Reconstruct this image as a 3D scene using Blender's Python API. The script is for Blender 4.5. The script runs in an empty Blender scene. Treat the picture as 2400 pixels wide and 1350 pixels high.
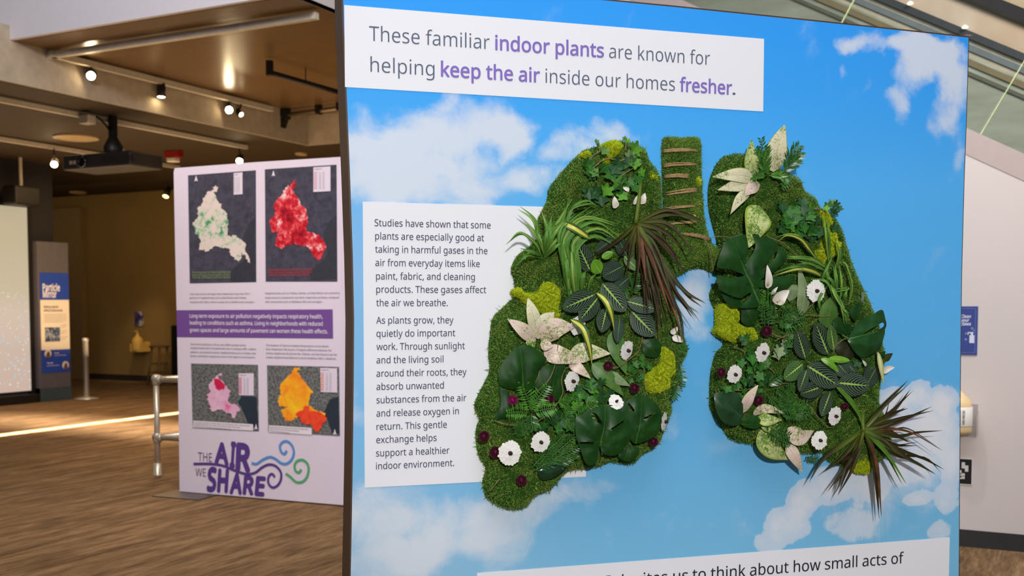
import bpy, bmesh, math, random, os
import numpy as np
from mathutils import Vector, Matrix
from mathutils.geometry import delaunay_2d_cdt
random.seed(7); RNG = np.random.default_rng(11)
SC = bpy.context.scene
COL = SC.collection
PI = math.pi

# ------------------------------------------------------------------ camera
F, PPX, PPY, EYE = 2500.0, 1200.0, 845.0, 1.5
TILT = math.atan(133/F); YAW = math.radians(26.8)
cam_d = bpy.data.cameras.new('camera'); cam = bpy.data.objects.new('camera', cam_d); COL.objects.link(cam)
cam.location = (0, 0, EYE); cam.rotation_euler = (PI/2-TILT, 0, YAW)
cam_d.sensor_width = 36; cam_d.lens = 36*F/2400; cam_d.shift_y = (PPY-675)/2400
cam_d.clip_start = 0.05; cam_d.clip_end = 100
cam_d.dof.use_dof = True; cam_d.dof.focus_distance = 3.3; cam_d.dof.aperture_fstop = 4.5
SC.camera = cam
CAMM = Matrix.Rotation(YAW, 3, 'Z') @ Matrix.Rotation(PI/2-TILT, 3, 'X')
EYEV = Vector((0, 0, EYE))
def ray(x, y): return CAMM @ Vector(((x-PPX)/F, -(y-PPY)/F, -1))
def atz(x, y, z): d = ray(x, y); return EYEV+d*((z-EYE)/d.z)
def aty(x, y, Y): d = ray(x, y); return EYEV+d*(Y/d.y)
def atx(x, y, X): d = ray(x, y); return EYEV+d*(X/d.x)

# the display stand's own frame: u along it, v up, w out towards the visitor
PA = math.radians(90-46.4)
U = Vector((math.cos(PA), math.sin(PA), 0)); N = Vector((U.y, -U.x, 0))
_o = EYEV+ray(815, 712)*3.05; ORG = Vector((_o.x, _o.y, 0))
def PX(x, y, w=0.0):
    d = ray(x, y); o = ORG+N*w
    p = EYEV+d*((o-EYEV).dot(N)/d.dot(N)) - ORG
    return Vector((p.dot(U), p.z, w))
def world(u, v, w): return ORG+U*u+N*w+Vector((0, 0, v))
def LOC(p): return Vector((p[0], -p[2], p[1]))      # (u,v,w) -> local xyz of an object turned by PA
MPX = 1/760.0

# ------------------------------------------------------------------ world and large lights
SC.view_settings.view_transform = 'Standard'; SC.view_settings.look = 'None'
SC.view_settings.exposure = 0.0; SC.view_settings.gamma = 1.0; SC.view_settings.use_curve_mapping = False
wd = bpy.data.worlds.new('world'); SC.world = wd; wd.use_nodes = True
wd.node_tree.nodes['Background'].inputs[0].default_value = (0.92, 0.93, 1.0, 1)
wd.node_tree.nodes['Background'].inputs[1].default_value = 0.17
def light(name, kind, loc, target, energy, color, size=0.1, angle=60, blend=0.4, size_y=None, spread=180):
    l = bpy.data.lights.new(name, kind); o = bpy.data.objects.new(name, l); COL.objects.link(o)
    o.location = loc; l.energy = energy; l.color = color
    if kind == 'AREA':
        l.size = size; l.spread = math.radians(spread)
        if size_y: l.shape = 'RECTANGLE'; l.size_y = size_y
    else: l.shadow_soft_size = size
    if kind == 'SPOT': l.spot_size = math.radians(angle); l.spot_blend = blend
    o.rotation_euler = (Vector(target)-Vector(loc)).to_track_quat('-Z', 'Y').to_euler()
    return o
WARM = (1.0, 0.66, 0.33); SOFT = (1.0, 0.84, 0.66)
light('flash', 'SPOT', (1.40, -2.05, 2.72), world(1.08, 1.72, 0), 830, (1.0, 0.985, 0.975), 0.10, 44, 0.8)
light('atrium_daylight', 'AREA', (-1.5, 1.0, 7.5), (-2.2, 3.6, 0), 340, (0.97, 0.97, 1.0), 7, size_y=5)
light('banner_spot', 'SPOT', (-3.6, 2.6, 5.0), (-5.4, 6.4, 0.7), 205, (0.9, 0.9, 1.0), 0.25, 46, 0.6)
light('wall_spot', 'SPOT', (-1.55, 5.0, 4.9), (-0.2, 7.1, 0.9), 140, (1.0, 0.955, 0.93), 0.05, 60, 0.6)
light('bulkhead_fill', 'SPOT', (-4.5, 1.5, 5.2), (-8.0, 7.2, 5.2), 900, (0.97, 0.95, 1.0), 0.4, 70, 0.6)  # fill added to brighten the white bulkhead, not a fixture of the hall
light('escalator_fill', 'AREA', (1.8, 5.6, 5.6), (1.0, 9.0, 4.4), 330, (1.0, 0.92, 0.84), 2.0)  # soft fill added to brighten the escalator flights; no such lamp there

# ------------------------------------------------------------------ helpers
def lin(c):
    if isinstance(c, (int, float)): c = (c, c, c)
    return tuple((v/255/12.92 if v/255 <= 0.04045 else ((v/255+0.055)/1.055)**2.4) for v in c)+(1.0,)
class NT:
    def __init__(s, name):
        s.m = bpy.data.materials.new(name); s.m.use_nodes = True; s.t = s.m.node_tree
        s.b = s.t.nodes['Principled BSDF']
    def n(s, typ, **kw):
        x = s.t.nodes.new(typ)
        for k, v in kw.items():
            if k.startswith('_'): setattr(x, k[1:], v)
            else: x.inputs[int(k[1:]) if k[0] == 'i' and k[1:].isdigit() else k.replace('_', ' ')].default_value = v
        return x
    def l(s, a, b): s.t.links.new(a, b)
    def math(s, op, a, b=None, c=None, clamp=False):
        x = s.t.nodes.new('ShaderNodeMath'); x.operation = op; x.use_clamp = clamp
        for i, v in enumerate((a, b, c)):
            if v is None: continue
            if isinstance(v, (int, float)): x.inputs[i].default_value = v
            else: s.l(v, x.inputs[i])
        return x.outputs[0]
    def mix(s, f, a, b):
        x = s.t.nodes.new('ShaderNodeMix'); x.data_type = 'RGBA'
        for i, v in ((0, f), (6, a), (7, b)):
            if isinstance(v, (tuple, float, int)): x.inputs[i].default_value = v
            else: s.l(v, x.inputs[i])
        return x.outputs[2]
    def ramp(s, f, stops, interp='LINEAR'):
        x = s.t.nodes.new('ShaderNodeValToRGB'); x.color_ramp.interpolation = interp
        e = x.color_ramp.elements
        while len(e) < len(stops): e.new(0.5)
        for k, (p, c) in zip(e, stops): k.position = p; k.color = c
        s.l(f, x.inputs[0]); return x.outputs[0]
    def coord(s, which='Object'):
        return s.n('ShaderNodeTexCoord').outputs[which]
    def noise(s, vec, scale, detail=4, rough=0.55, dist=0.0, stretch=None):
        if stretch:
            m = s.n('ShaderNodeMapping'); m.inputs['Scale'].default_value = stretch; s.l(vec, m.inputs[0]); vec = m.outputs[0]
        x = s.n('ShaderNodeTexNoise'); x.inputs['Scale'].default_value = scale; x.inputs['Detail'].default_value = detail
        x.inputs['Roughness'].default_value = rough; x.inputs['Distortion'].default_value = dist
        s.l(vec, x.inputs['Vector']); return x.outputs['Fac']
    def bump(s, h, strength=0.3, dist=0.01):
        x = s.n('ShaderNodeBump'); x.inputs['Strength'].default_value = strength; x.inputs['Distance'].default_value = dist
        s.l(h, x.inputs['Height']); s.l(x.outputs[0], s.b.inputs['Normal'])
    def out(s, col, rough=0.5, spec=0.5, metal=0.0):
        if col is not None:
            if isinstance(col, tuple): s.b.inputs['Base Color'].default_value = col
            else: s.l(col, s.b.inputs['Base Color'])
        if isinstance(rough, (int, float)): s.b.inputs['Roughness'].default_value = rough
        else: s.l(rough, s.b.inputs['Roughness'])
        s.b.inputs['Specular IOR Level'].default_value = spec; s.b.inputs['Metallic'].default_value = metal
        return s.m
_mc = {}
def plain(name, c, rough=0.5, spec=0.4, metal=0.0, var=0.08, scale=14, c2=None, bump=0.0, stretch=None):
    if name in _mc: return _mc[name]
    t = NT(name); a = lin(c); b = lin(c2) if c2 else tuple(x*(1-var*2) for x in a[:3])+(1,)
    f = t.noise(t.coord(), scale, 5, 0.6, stretch=stretch)
    col = t.mix(t.ramp(f, [(0.3, (0, 0, 0, 1)), (0.7, (1, 1, 1, 1))]), a, b)
    if bump: t.bump(f, bump, 0.01)
    _mc[name] = t.out(col, rough, spec, metal); return _mc[name]
def glow(name, c, s):
    if name in _mc: return _mc[name]
    t = NT(name); t.b.inputs['Emission Color'].default_value = c+(1,); t.b.inputs['Emission Strength'].default_value = s
    _mc[name] = t.out(c+(1,), 0.5); return _mc[name]
def glass(name, tint=(0.86, 0.95, 0.9), ior=1.5, rough=0.03):
    if name in _mc: return _mc[name]
    t = NT(name); tr = t.n('ShaderNodeBsdfTransparent'); tr.inputs[0].default_value = tint+(1,)
    gl = t.n('ShaderNodeBsdfGlossy'); gl.inputs['Roughness'].default_value = rough
    mx = t.n('ShaderNodeMixShader'); fr = t.n('ShaderNodeFresnel'); fr.inputs[0].default_value = ior
    gm = t.n('ShaderNodeNewGeometry'); t.l(t.math('MULTIPLY', fr.outputs[0], t.math('SUBTRACT', 1.0, gm.outputs['Backfacing'])), mx.inputs[0]); t.l(tr.outputs[0], mx.inputs[1]); t.l(gl.outputs[0], mx.inputs[2])
    t.l(mx.outputs[0], t.t.nodes['Material Output'].inputs[0]); _mc[name] = t.m; return t.m

def mesh_obj(name, verts, faces, mat, parent=None, smooth=False, uvs=None, loc=None):
    me = bpy.data.meshes.new(name); me.from_pydata([tuple(v) for v in verts], [], [tuple(f) for f in faces]); me.update()
    if uvs is not None:
        ul = me.uv_layers.new(name='uv'); idx = np.empty(len(me.loops), dtype=np.int32); me.loops.foreach_get('vertex_index', idx)
        ul.data.foreach_set('uv', np.asarray(uvs, dtype=np.float32)[idx].ravel())
    if mat: me.materials.append(mat)
    if smooth: me.polygons.foreach_set('use_smooth', [True]*len(me.polygons))
    o = bpy.data.objects.new(name, me); COL.objects.link(o)
    if parent: o.parent = parent
    if loc is not None: o.location = loc
    return o
def fix_normals(o):
    bm = bmesh.new(); bm.from_mesh(o.data); bmesh.ops.recalc_face_normals(bm, faces=bm.faces); bm.to_mesh(o.data); bm.free(); return o
class MB:
    """collects boxes, tubes, lathes ... into one mesh"""
    def __init__(s): s.v = []; s.f = []
    def add(s, vs, fs):
        k = len(s.v); s.v += [Vector(v) for v in vs]; s.f += [tuple(i+k for i in f) for f in fs]; return s
    def box(s, a, b, M=None):
        x0, y0, z0 = a; x1, y1, z1 = b
        vs = [Vector(p) for p in ((x0,y0,z0),(x1,y0,z0),(x1,y1,z0),(x0,y1,z0),(x0,y0,z1),(x1,y0,z1),(x1,y1,z1),(x0,y1,z1))]
        if M: vs = [M @ v for v in vs]
        return s.add(vs, [(0,3,2,1),(4,5,6,7),(0,1,5,4),(1,2,6,5),(2,3,7,6),(3,0,4,7)])
    def tube(s, pts, r, n=10, cap=True):
        pts = [Vector(p) for p in pts]; rs = r if isinstance(r, (list, tuple)) else [r]*len(pts)
        vs = []; fs = []; pv = None
        for i, p in enumerate(pts):
            t = (pts[min(i+1, len(pts)-1)]-pts[max(i-1, 0)]).normalized()
            if pv is None: pv = Vector((0,0,1)).cross(t) if abs(t.z) < 0.9 else Vector((1,0,0)).cross(t)
            a = (pv-t*pv.dot(t)).normalized(); b = t.cross(a); pv = a
            for k in range(n): vs.append(p+(a*math.cos(2*PI*k/n)+b*math.sin(2*PI*k/n))*rs[i])
        for i in range(len(pts)-1):
            for k in range(n): fs.append((i*n+k, i*n+(k+1)%n, (i+1)*n+(k+1)%n, (i+1)*n+k))
        if cap: fs.append(tuple(range(n-1, -1, -1))); fs.append(tuple((len(pts)-1)*n+k for k in range(n)))
        return s.add(vs, fs)
    def lathe(s, prof, n=24, M=None):
        vs = []; fs = []
        for r, z in prof:
            for k in range(n):
                v = Vector((r*math.cos(2*PI*k/n), r*math.sin(2*PI*k/n), z)); vs.append(M @ v if M else v)
        for i in range(len(prof)-1):
            for k in range(n): fs.append((i*n+k, i*n+(k+1)%n, (i+1)*n+(k+1)%n, (i+1)*n+k))
        fs.append(tuple(range(n-1, -1, -1))); fs.append(tuple((len(prof)-1)*n+k for k in range(n)))
        return s.add(vs, fs)
    def prism(s, poly, ext):
        ext = Vector(ext); n = len(poly); vs = [Vector(p) for p in poly]+[Vector(p)+ext for p in poly]
        return s.add(vs, [tuple(range(n)), tuple(range(2*n-1, n-1, -1))]+[(i, i+n, (i+1)%n+n, (i+1)%n) for i in range(n)])
    def obj(s, name, mat, parent=None, smooth=False, loc=None, bevel=0.0):
        o = mesh_obj(name, s.v, s.f, mat, parent, False, None, loc); fix_normals(o)
        if smooth:
            for p in o.data.polygons: p.use_smooth = len(p.vertices) <= 4
        if bevel:
            m = o.modifiers.new('edge', 'BEVEL'); m.width = bevel; m.segments = 2; m.limit_method = 'ANGLE'
        return o
def tag(o, label, cat=None, group=None, kind=None):
    if label: o['label'] = label
    if cat: o['category'] = cat
    if group: o['group'] = group
    if kind: o['kind'] = kind
    return o
def empty(name, loc, label=None, cat=None, group=None, rz=0.0):
    o = bpy.data.objects.new(name, None); o.empty_display_size = 0.05; COL.objects.link(o)
    o.location = loc; o.rotation_euler = (0, 0, rz); return tag(o, label, cat, group)
def structure(o): o['kind'] = 'structure'; return o

# ---- 2-D polygons
def inside(poly, pts):
    poly = np.asarray(poly, float); pts = np.asarray(pts, float); r = np.zeros(len(pts), bool); n = len(poly)
    for i in range(n):
        x0, y0 = poly[i]; x1, y1 = poly[(i+1) % n]
        c = (y0 > pts[:, 1]) != (y1 > pts[:, 1])
        with np.errstate(divide='ignore', invalid='ignore'): r ^= c & (pts[:, 0] < (x1-x0)*(pts[:, 1]-y0)/(y1-y0+1e-20)+x0)
    return r
def edge_dist(poly, pts):
    poly = np.asarray(poly, float); pts = np.asarray(pts, float); d = np.full(len(pts), 1e9)
    for i in range(len(poly)):
        a = poly[i]; b = poly[(i+1) % len(poly)]; ab = b-a
        t = np.clip(((pts-a) @ ab)/(ab @ ab+1e-20), 0, 1); d = np.minimum(d, np.linalg.norm(pts-a-t[:, None]*ab, axis=1))
    return d
def smooth_loop(pts, k=4):
    P = [np.asarray(p, float) for p in pts]; n = len(P); out = []
    for i in range(n):
        p0, p1, p2, p3 = P[i-1], P[i], P[(i+1) % n], P[(i+2) % n]
        for j in range(k):
            t = j/k; out.append(0.5*((2*p1)+(p2-p0)*t+(2*p0-5*p1+4*p2-p3)*t*t+(3*p1-p0-3*p2+p3)*t**3))
    return np.array(out)
def fill(poly, h, holes=()):
    """triangles that fill a polygon, with inner points every h"""
    poly = np.asarray(poly, float); lo = poly.min(0); hi = poly.max(0)
    g = np.stack(np.meshgrid(np.arange(lo[0], hi[0], h), np.arange(lo[1], hi[1], h)), -1).reshape(-1, 2)
    g = g+(np.arange(len(g)) % 2)[:, None]*np.array([0, h*0.37]); g = g[inside(poly, g)]
    if len(g): g = g[edge_dist(poly, g) > 0.45*h]
    for H in holes: g = g[~inside(H, g) & (edge_dist(H, g) > 0.3*h)]
    n = len(poly); vs = [Vector(p) for p in poly]; ed = [(i, (i+1) % n) for i in range(n)]
    for H in holes: k0 = len(vs); m = len(H); vs += [Vector(p) for p in H]; ed += [(k0+i, k0+(i+1) % m) for i in range(m)]
    vs += [Vector(p) for p in g]
    V, E, Fc, *_ = delaunay_2d_cdt(vs, ed, [], 0, 1e-6)
    V = np.array([tuple(v) for v in V]); Fc = [f for f in Fc]
    cen = np.array([V[list(f)].mean(0) for f in Fc]); ok = inside(poly, cen)
    for H in holes: ok &= ~inside(H, cen)
    return V, [f for f, k in zip(Fc, ok) if k]
def spline(pts, n):
    P = [Vector(p) for p in pts]
    if len(P) == 2: return [P[0].lerp(P[1], i/(n-1)) for i in range(n)]
    P = [P[0]*2-P[1]]+P+[P[-1]*2-P[-2]]; out = []
    for i in range(n):
        s = i/(n-1)*(len(P)-3); k = min(int(s), len(P)-4); t = s-k; a, b, c, d = P[k:k+4]
        out.append(0.5*((2*b)+(c-a)*t+(2*a-5*b+4*c-d)*t*t+(3*b-a-3*c+d)*t**3))
    return out

# ---- lettering
FONT = None
try:
    _fp = os.path.join(bpy.utils.system_resource('DATAFILES'), 'fonts', 'NotoSansHebrew-Regular.woff2')
    if os.path.exists(_fp): FONT = bpy.data.fonts.load(_fp)
except Exception: FONT = None
def text_geo(s, bold=0.0, shear=0.0):
    c = bpy.data.curves.new('lettering', 'FONT'); c.body = s; c.size = 1; c.resolution_u = 3; c.offset = min(bold, 0.0); c.shear = shear
    if FONT: c.font = FONT
    o = bpy.data.objects.new('lettering', c); COL.objects.link(o); bpy.context.view_layer.update()
    me = bpy.data.meshes.new_from_object(o.evaluated_get(bpy.context.evaluated_depsgraph_get()))
    v = np.array([tuple(x.co) for x in me.vertices]).reshape(-1, 3); f = [tuple(p.vertices) for p in me.polygons]
    bpy.data.objects.remove(o); bpy.data.curves.remove(c); bpy.data.meshes.remove(me)
    return v, f
CAP = float(text_geo('H')[0][:, 1].max())
class Text:
    """several lines in one mesh; place(u0,v0,u1,cap): fits a line between u0 and u1"""
    def __init__(s): s.v = []; s.f = []
    def line(s, txt, u0, v0, u1, cap, d, bold=0.0, fit=True, shear=0.0, right=None, v1=None):
        v, f = text_geo(txt, bold, shear)
        if not len(v): return
        if bold > 0:                                   # heavier weight: the glyphs repeated round a small circle
            n = 8 if bold < 0.025 else 16; n0 = len(v); V0, F0 = v, list(f); V = [V0]; f = list(F0)
            for i in range(n):
                rr = bold if i < 8 or n == 8 else bold*0.5; a = 2*PI*i/8+(0.39 if i >= 8 else 0)
                V.append(V0+[rr*math.cos(a), rr*math.sin(a), (i+1)*3e-5]); f += [tuple(q+n0*(i+1) for q in t) for t in F0]
            v = np.concatenate(V)
        x0, x1 = v[:, 0].min(), v[:, 0].max(); sy = cap/CAP
        sx = (u1-u0)/(x1-x0) if fit else sy
        dv = 0 if v1 is None else (v1-v0)/(u1-u0)
        k = len(s.v)
        for p in v: uu = (p[0]-x0)*sx; s.v.append((u0+uu, v0+p[1]*sy+dv*uu, d+p[2]*(bold > 0)))
        s.f += [tuple(i+k for i in q) for q in f]
    def obj(s, name, mat, parent, conv): return mesh_obj(name, [conv(p) for p in s.v], s.f, mat, parent)

# ------------------------------------------------------------------ the hall
def carpet():
    t = NT('carpet'); c = t.coord()
    a = t.noise(c, 1.0, 6, 0.62, 0.6, (11.0, 1.5, 1)); b = t.noise(c, 1.0, 8, 0.7, 0.3, (58, 6.0, 1)); g = t.noise(c, 260, 3, 0.7)
    m = t.math('ADD', t.math('MULTIPLY', a, 0.65), t.math('MULTIPLY', b, 0.5))
    m = t.math('ADD', m, t.math('MULTIPLY', t.math('SUBTRACT', g, 0.5), 0.25))
    col = t.ramp(m, [(0.36, lin((66, 49, 33))), (0.52, lin((104, 81, 57))), (0.62, lin((128, 102, 74))), (0.80, lin((160, 132, 100)))])
    t.bump(g, 0.5, 0.006); return t.out(col, 0.95, 0.15)
floor = structure(MB().box((-27, -4, -0.1), (6, 17, 0)).obj('floor', carpet()))
DARKC = plain('low_ceiling_brown', (64, 50, 32), 0.7, 0.3, scale=3, var=0.12, stretch=(1, 4, 1))
structure(MB().box((-27, 4, 3.65), (-9.13, 17, 3.8)).box((-9.13, 11.88, 3.65), (-3.0, 17, 3.8)).obj('ceiling', DARKC))
def coffer():
    t = NT('glossy_brown_coffer'); c = t.coord(); n1 = t.noise(c, 1.0, 4, 0.5, 0.3, (3, 14, 1)); n2 = t.noise(c, 7, 3)
    t.bump(n1, 0.12, 0.02); return t.out(t.mix(n2, lin((92, 66, 38)), lin((112, 84, 50))), 0.30, 0.6)
structure(MB().box((-9.15, 7.24, 4.06), (-5.72, 11.9, 4.1)).obj('ceiling_coffer', coffer()))
CONC = plain('beam_concrete', (186, 172, 152), 0.85, 0.2, scale=9, var=0.1, bump=0.1)
structure(MB().box((-9.5, 6.9, 3.655), (-9.1, 12.2, 4.2)).obj('wall_beam_long', CONC))
structure(MB().box((-9.1, 11.85, 3.655), (-3.0, 12.2, 4.2)).obj('wall_beam_cross', CONC))
WHITEW = plain('white_bulkhead', (214, 208, 212), 0.8, 0.2, var=0.02)
structure(MB().box((-20, 7.19, 4.065), (-5.72, 7.26, 7.5)).box((-5.78, 7.26, 4.065), (-5.72, 12.2, 7.5)).obj('wall_bulkhead', WHITEW))
OLIVE = plain('far_wall_olive', (150, 122, 72), 0.75, 0.25, scale=2.2, var=0.05)
structure(MB().box((-27, 15.22, 0), (-3.0, 15.4, 3.65)).obj('wall_far', OLIVE))
structure(MB().box((-27, 15.19, 0), (-3.0, 15.22, 0.11)).obj('baseboard_far', plain('dark_skirting', (46, 36, 26), 0.7)))
p = atx(123, 470, -13.9)
LEFTW = plain('left_wall_charcoal', (48, 46, 48), 0.8, 0.2)
structure(MB().box((-14.3, 4.5, 0), (-13.9, p.y, 3.65)).obj('wall_left', LEFTW))
structure(MB().box((-18.4, 15.1, 0), (-17.2, 15.22, 3.4)).obj('trim_1', plain('pale_far_pilaster', (150, 124, 82), 0.8)))
structure(MB().box((-27, 4.0, 0), (-26.8, 15.3, 3.65)).obj('wall_end', OLIVE))

# conduits, tracks and their lamps
TRACKM = plain('track_white', (206, 196, 178), 0.5)
def track(name, a, b, label, w=0.045, M=TRACKM):
    a, b = Vector(a), Vector(b); d = (b-a).normalized(); s = d.cross(Vector((0,0,1)))*w/2; u = Vector((0,0,w))
    o = MB().prism([a-s, a+s, a+s+u, a-s+u], b-a).obj(name, M); return tag(o, label, name.replace('_', ' '))
TZ = 3.97
track('lighting_track', (-9.02, 7.6, TZ), (-9.02, 11.0, TZ), 'white lighting track along the concrete beam holding four spotlights', 0.06)
track('lighting_track', (-9.2, 7.64, TZ), (-5.76, 7.64, TZ), 'white lighting track crossing under the front of the glossy brown coffer', 0.06)
c0, c1 = atz(0, 240, 3.58), atz(578, 350, 3.58)
track('ceiling_conduit', (c0.x, c0.y-1.5, 3.58), (c1.x, c1.y, 3.58), 'pale conduit on the low ceiling nearest the concrete beam', 0.05)
d0, d1 = atz(0, 330, 3.58), atz(420, 396, 3.58)
track('ceiling_conduit', (d0.x, d0.y-1.5, 3.58), (d1.x, d1.y, 3.58), 'pale conduit on the low ceiling passing above the projector', 0.05)
jb = atz(205, 285, 3.53)
tag(MB().box((jb.x-0.07, jb.y-0.06, 3.50), (jb.x+0.07, jb.y+0.06, 3.60)).obj('junction_box', TRACKM, bevel=0.01), 'small pale junction box on the conduit beside the projector pole', 'junction box')
BLK = plain('black_metal', (26, 22, 20), 0.45, 0.4)
def spot(pos, top, aim, label, watts, glowc=(1.0, 0.78, 0.46), gs=60, r=0.05, L=0.16, M=BLK, beam=70, aim_light=None):
    """stem, can and glowing bulb of a track spotlight; the lamp's own light sits in its mouth"""
    pos = Vector(pos); aim = Vector(aim).normalized()
    e = empty('track_spotlight', (pos.x, pos.y, top), label, 'spotlight', 'track spotlights on the hall ceiling')
    q = aim.to_track_quat('Z', 'Y').to_matrix().to_4x4(); R = Matrix.Translation(pos-e.location) @ q
    MB().lathe([(r*0.5, -L), (r*0.8, -L), (r, -L*0.7), (r, 0), (r*0.9, 0), (r*0.86, -0.02)], 16, R).obj('can', M, e, True)
    MB().lathe([(r*0.84, -0.02), (r*0.84, -0.006), (r*0.4, 0.004), (0.001, 0.006)], 16, R).obj('bulb', glow('bulb_glow_%d' % gs, glowc, gs), e)
    b = R @ Vector((0, 0, -L*0.6))
    MB().tube([(0, 0, 0.02), (b.x*0.3, b.y*0.3, b.z*0.5), b], 0.012, 8).obj('stem', M, e)
    if watts:
        t = pos+(Vector(aim_light) if aim_light else aim)*3
        l = light('spotlight_beam', 'SPOT', pos+aim*0.03, t, watts, (1.0, 0.68, 0.36), 0.045, beam, 0.7); l.parent = e; l.location = pos+aim*0.03-e.location
    return e
s = lambda x, y, X: atx(x, y, X)
G = (0.32, -0.25, -0.62)
spot(s(213, 178, -9.02), TZ, (0.55, -0.62, -0.3), 'glaring track spotlight nearest the front of the concrete beam', 60, gs=90, beam=80, aim_light=(0.55, -0.2, -1))
spot(s(378, 228, -9.02), TZ, (0.05, -0.08, -1), 'black downlight can hanging straight from the beam track between two glaring spots', 190, gs=40, beam=70, aim_light=(0.42, -0.12, -1))
spot(s(537, 258, -9.02), TZ, (0.6, -0.66, -0.25), 'glaring track spotlight near the far end of the beam track', 60, gs=90, beam=80, aim_light=(0.55, -0.2, -1))
spot(s(566, 269, -9.02), TZ, (0.75, -0.2, -0.45), 'small dimmer spotlight at the far tip of the beam track', 0, gs=12, r=0.035)
spot(s(561, 378, c0.x), 3.58, (0.45, -0.7, -0.55), 'spotlight glowing just over the top edge of the banner', 60, gs=70, beam=120, aim_light=(0.2, -0.3, -1))
spot(s(127, 386, d0.x), 3.58, (0.6, -0.6, -0.4), 'spotlight glowing on the conduit left of the projector', 60, gs=70, beam=120, aim_light=(0.4, -0.2, -1))
pf = aty(388, 461, 14.2)
ef = spot(pf, 3.65, (0.15, -0.5, -0.8), 'dim yellow spotlight by the far wall left of the banner top', 0, (1.0, 0.66, 0.2), 8, 0.06, 0.2)
lf = light('spotlight_beam', 'SPOT', pf, (pf.x+1.0, 15.2, 1.5), 260, (1.0, 0.64, 0.22), 0.05, 74, 1.0); lf.parent = ef; lf.location = Vector(pf)-ef.location
# the bright slit of light on the carpet and the general warm wash come from added lights without fixtures
light('slit_light', 'AREA', (-10.69, 9.8, 3.55), (-10.69, 9.8, 0), 90, (1.0, 0.8, 0.58), 0.05, size_y=5.0, spread=5)
light('slit_light_spill', 'AREA', (-10.4, 9.4, 3.5), (-10.1, 9.4, 0), 70, (1.0, 0.84, 0.64), 0.2, size_y=5.0, spread=34)  # extra soft light added to widen the glow round the slit
light('far_wall_fill', 'AREA', (-16.0, 13.6, 3.5), (-16.0, 15.6, 1.2), 9, (1.0, 0.74, 0.4), 6.0, size_y=0.6)  # fill added to lift the far wall
light('hall_fill', 'AREA', (-11.5, 10.6, 3.5), (-11.5, 10.6, 0), 110, WARM, 3.0, size_y=3.0)
light('hall_fill_up', 'AREA', (-8.0, 9.6, 1.0), (-8.6, 9.8, 4), 85, (1.0, 0.72, 0.42), 3.5, size_y=4.0)  # added fill aimed up at the ceiling; no lamp stands here
light('hall_fill_up', 'AREA', (-12.0, 10.5, 0.9), (-12.0, 11.0, 4), 70, (1.0, 0.68, 0.36), 3.0, size_y=5.0)
light('floor_fill', 'AREA', (-5.2, 4.6, 4.3), (-5.6, 5.4, 0), 34, (1.0, 0.74, 0.46), 1.0, spread=110)  # added warm fill for the carpet near the banner

# projector
pp = atz(264, 272, 3.65)
pe = empty('projector', (pp.x, pp.y, 3.65), 'black projector hanging from the low ceiling on a pole', 'projector')
def pj(x, y): return aty(x, y, pp.y)-pe.location
PJM = plain('projector_black', (34, 28, 24), 0.5); a = pj(188, 405); b = pj(344, 358); top = pj(264, 350).z
MB().box((-0.035, -0.035, top), (0.035, 0.035, 0)).obj('pole', BLK, pe)
MB().lathe([(0.10, top-0.1), (0.12, top+0.02), (0.07, top+0.1), (0.04, top+0.16)], 12).obj('mount', BLK, pe, True)
MB().box((a.x, -0.25, a.z), (b.x, 0.25, b.z)).obj('body', PJM, pe, bevel=0.02)
Rl = Matrix.Translation((a.x+0.33, -0.25, (a.z+b.z)/2)) @ Matrix.Rotation(PI/2, 4, 'X')
MB().lathe([(0.07, 0), (0.07, 0.03), (0.055, 0.03), (0.05, 0.01)], 18, Rl).obj('lens', plain('lens_dark', (14, 14, 18), 0.1, 0.8), pe, True)
for i in range(3): MB().box((a.x+0.12+i*0.06, -0.257, a.z+0.06), (a.x+0.16+i*0.06, -0.249, a.z+0.10)).obj('port', plain('port_grey', (150, 130, 110), 0.4), pe)
g = MB()
for i in range(9): g.box((0.1+i*0.055, -0.256, a.z+0.04), (0.125+i*0.055, -0.249, b.z-0.05))
g.obj('vent', BLK, pe)
jl = jb-pe.location
MB().tube(spline([(jl.x+0.05, jl.y, -0.1), (jl.x*0.7, jl.y*0.6, -0.05), (-0.03, 0.0, -0.2), (jl.x*0.3, 0, -0.5), (-0.2, 0, top-0.05)], 24), 0.012, 6).obj('cable', BLK, pe, True)
# ceiling bits
q = atz(407, 362, 3.6)
fe = empty('fire_alarm', (q.x, q.y, 3.65), 'red fire alarm strobe on the low ceiling right of the projector', 'fire alarm')
MB().box((-0.13, -0.06, -0.1), (0.13, 0.06, 0)).obj('housing', plain('alarm_red', (150, 30, 20), 0.4), fe, bevel=0.01)
MB().box((-0.07, -0.07, -0.16), (0.07, 0.05, -0.1)).obj('strobe', plain('strobe_white', (225, 215, 200), 0.3), fe, bevel=0.01)
for x, y, r, lab in ((178, 321, 0.28, 'round flush speaker in the low ceiling above the projector'), (183, 450, 0.16, 'round ceiling fitting near the far wall'), (706, 359, 0.09, 'small round recessed light above the banner top')):
    q = atz(x, y, 3.65); tag(MB().lathe([(r, 0), (r, -0.02), (r*0.85, -0.03), (r*0.8, -0.015)], 24).obj('ceiling_fitting', plain('fitting_cream', (178, 152, 110), 0.6), loc=(q.x, q.y, 3.65)), lab, 'ceiling fitting')
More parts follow.
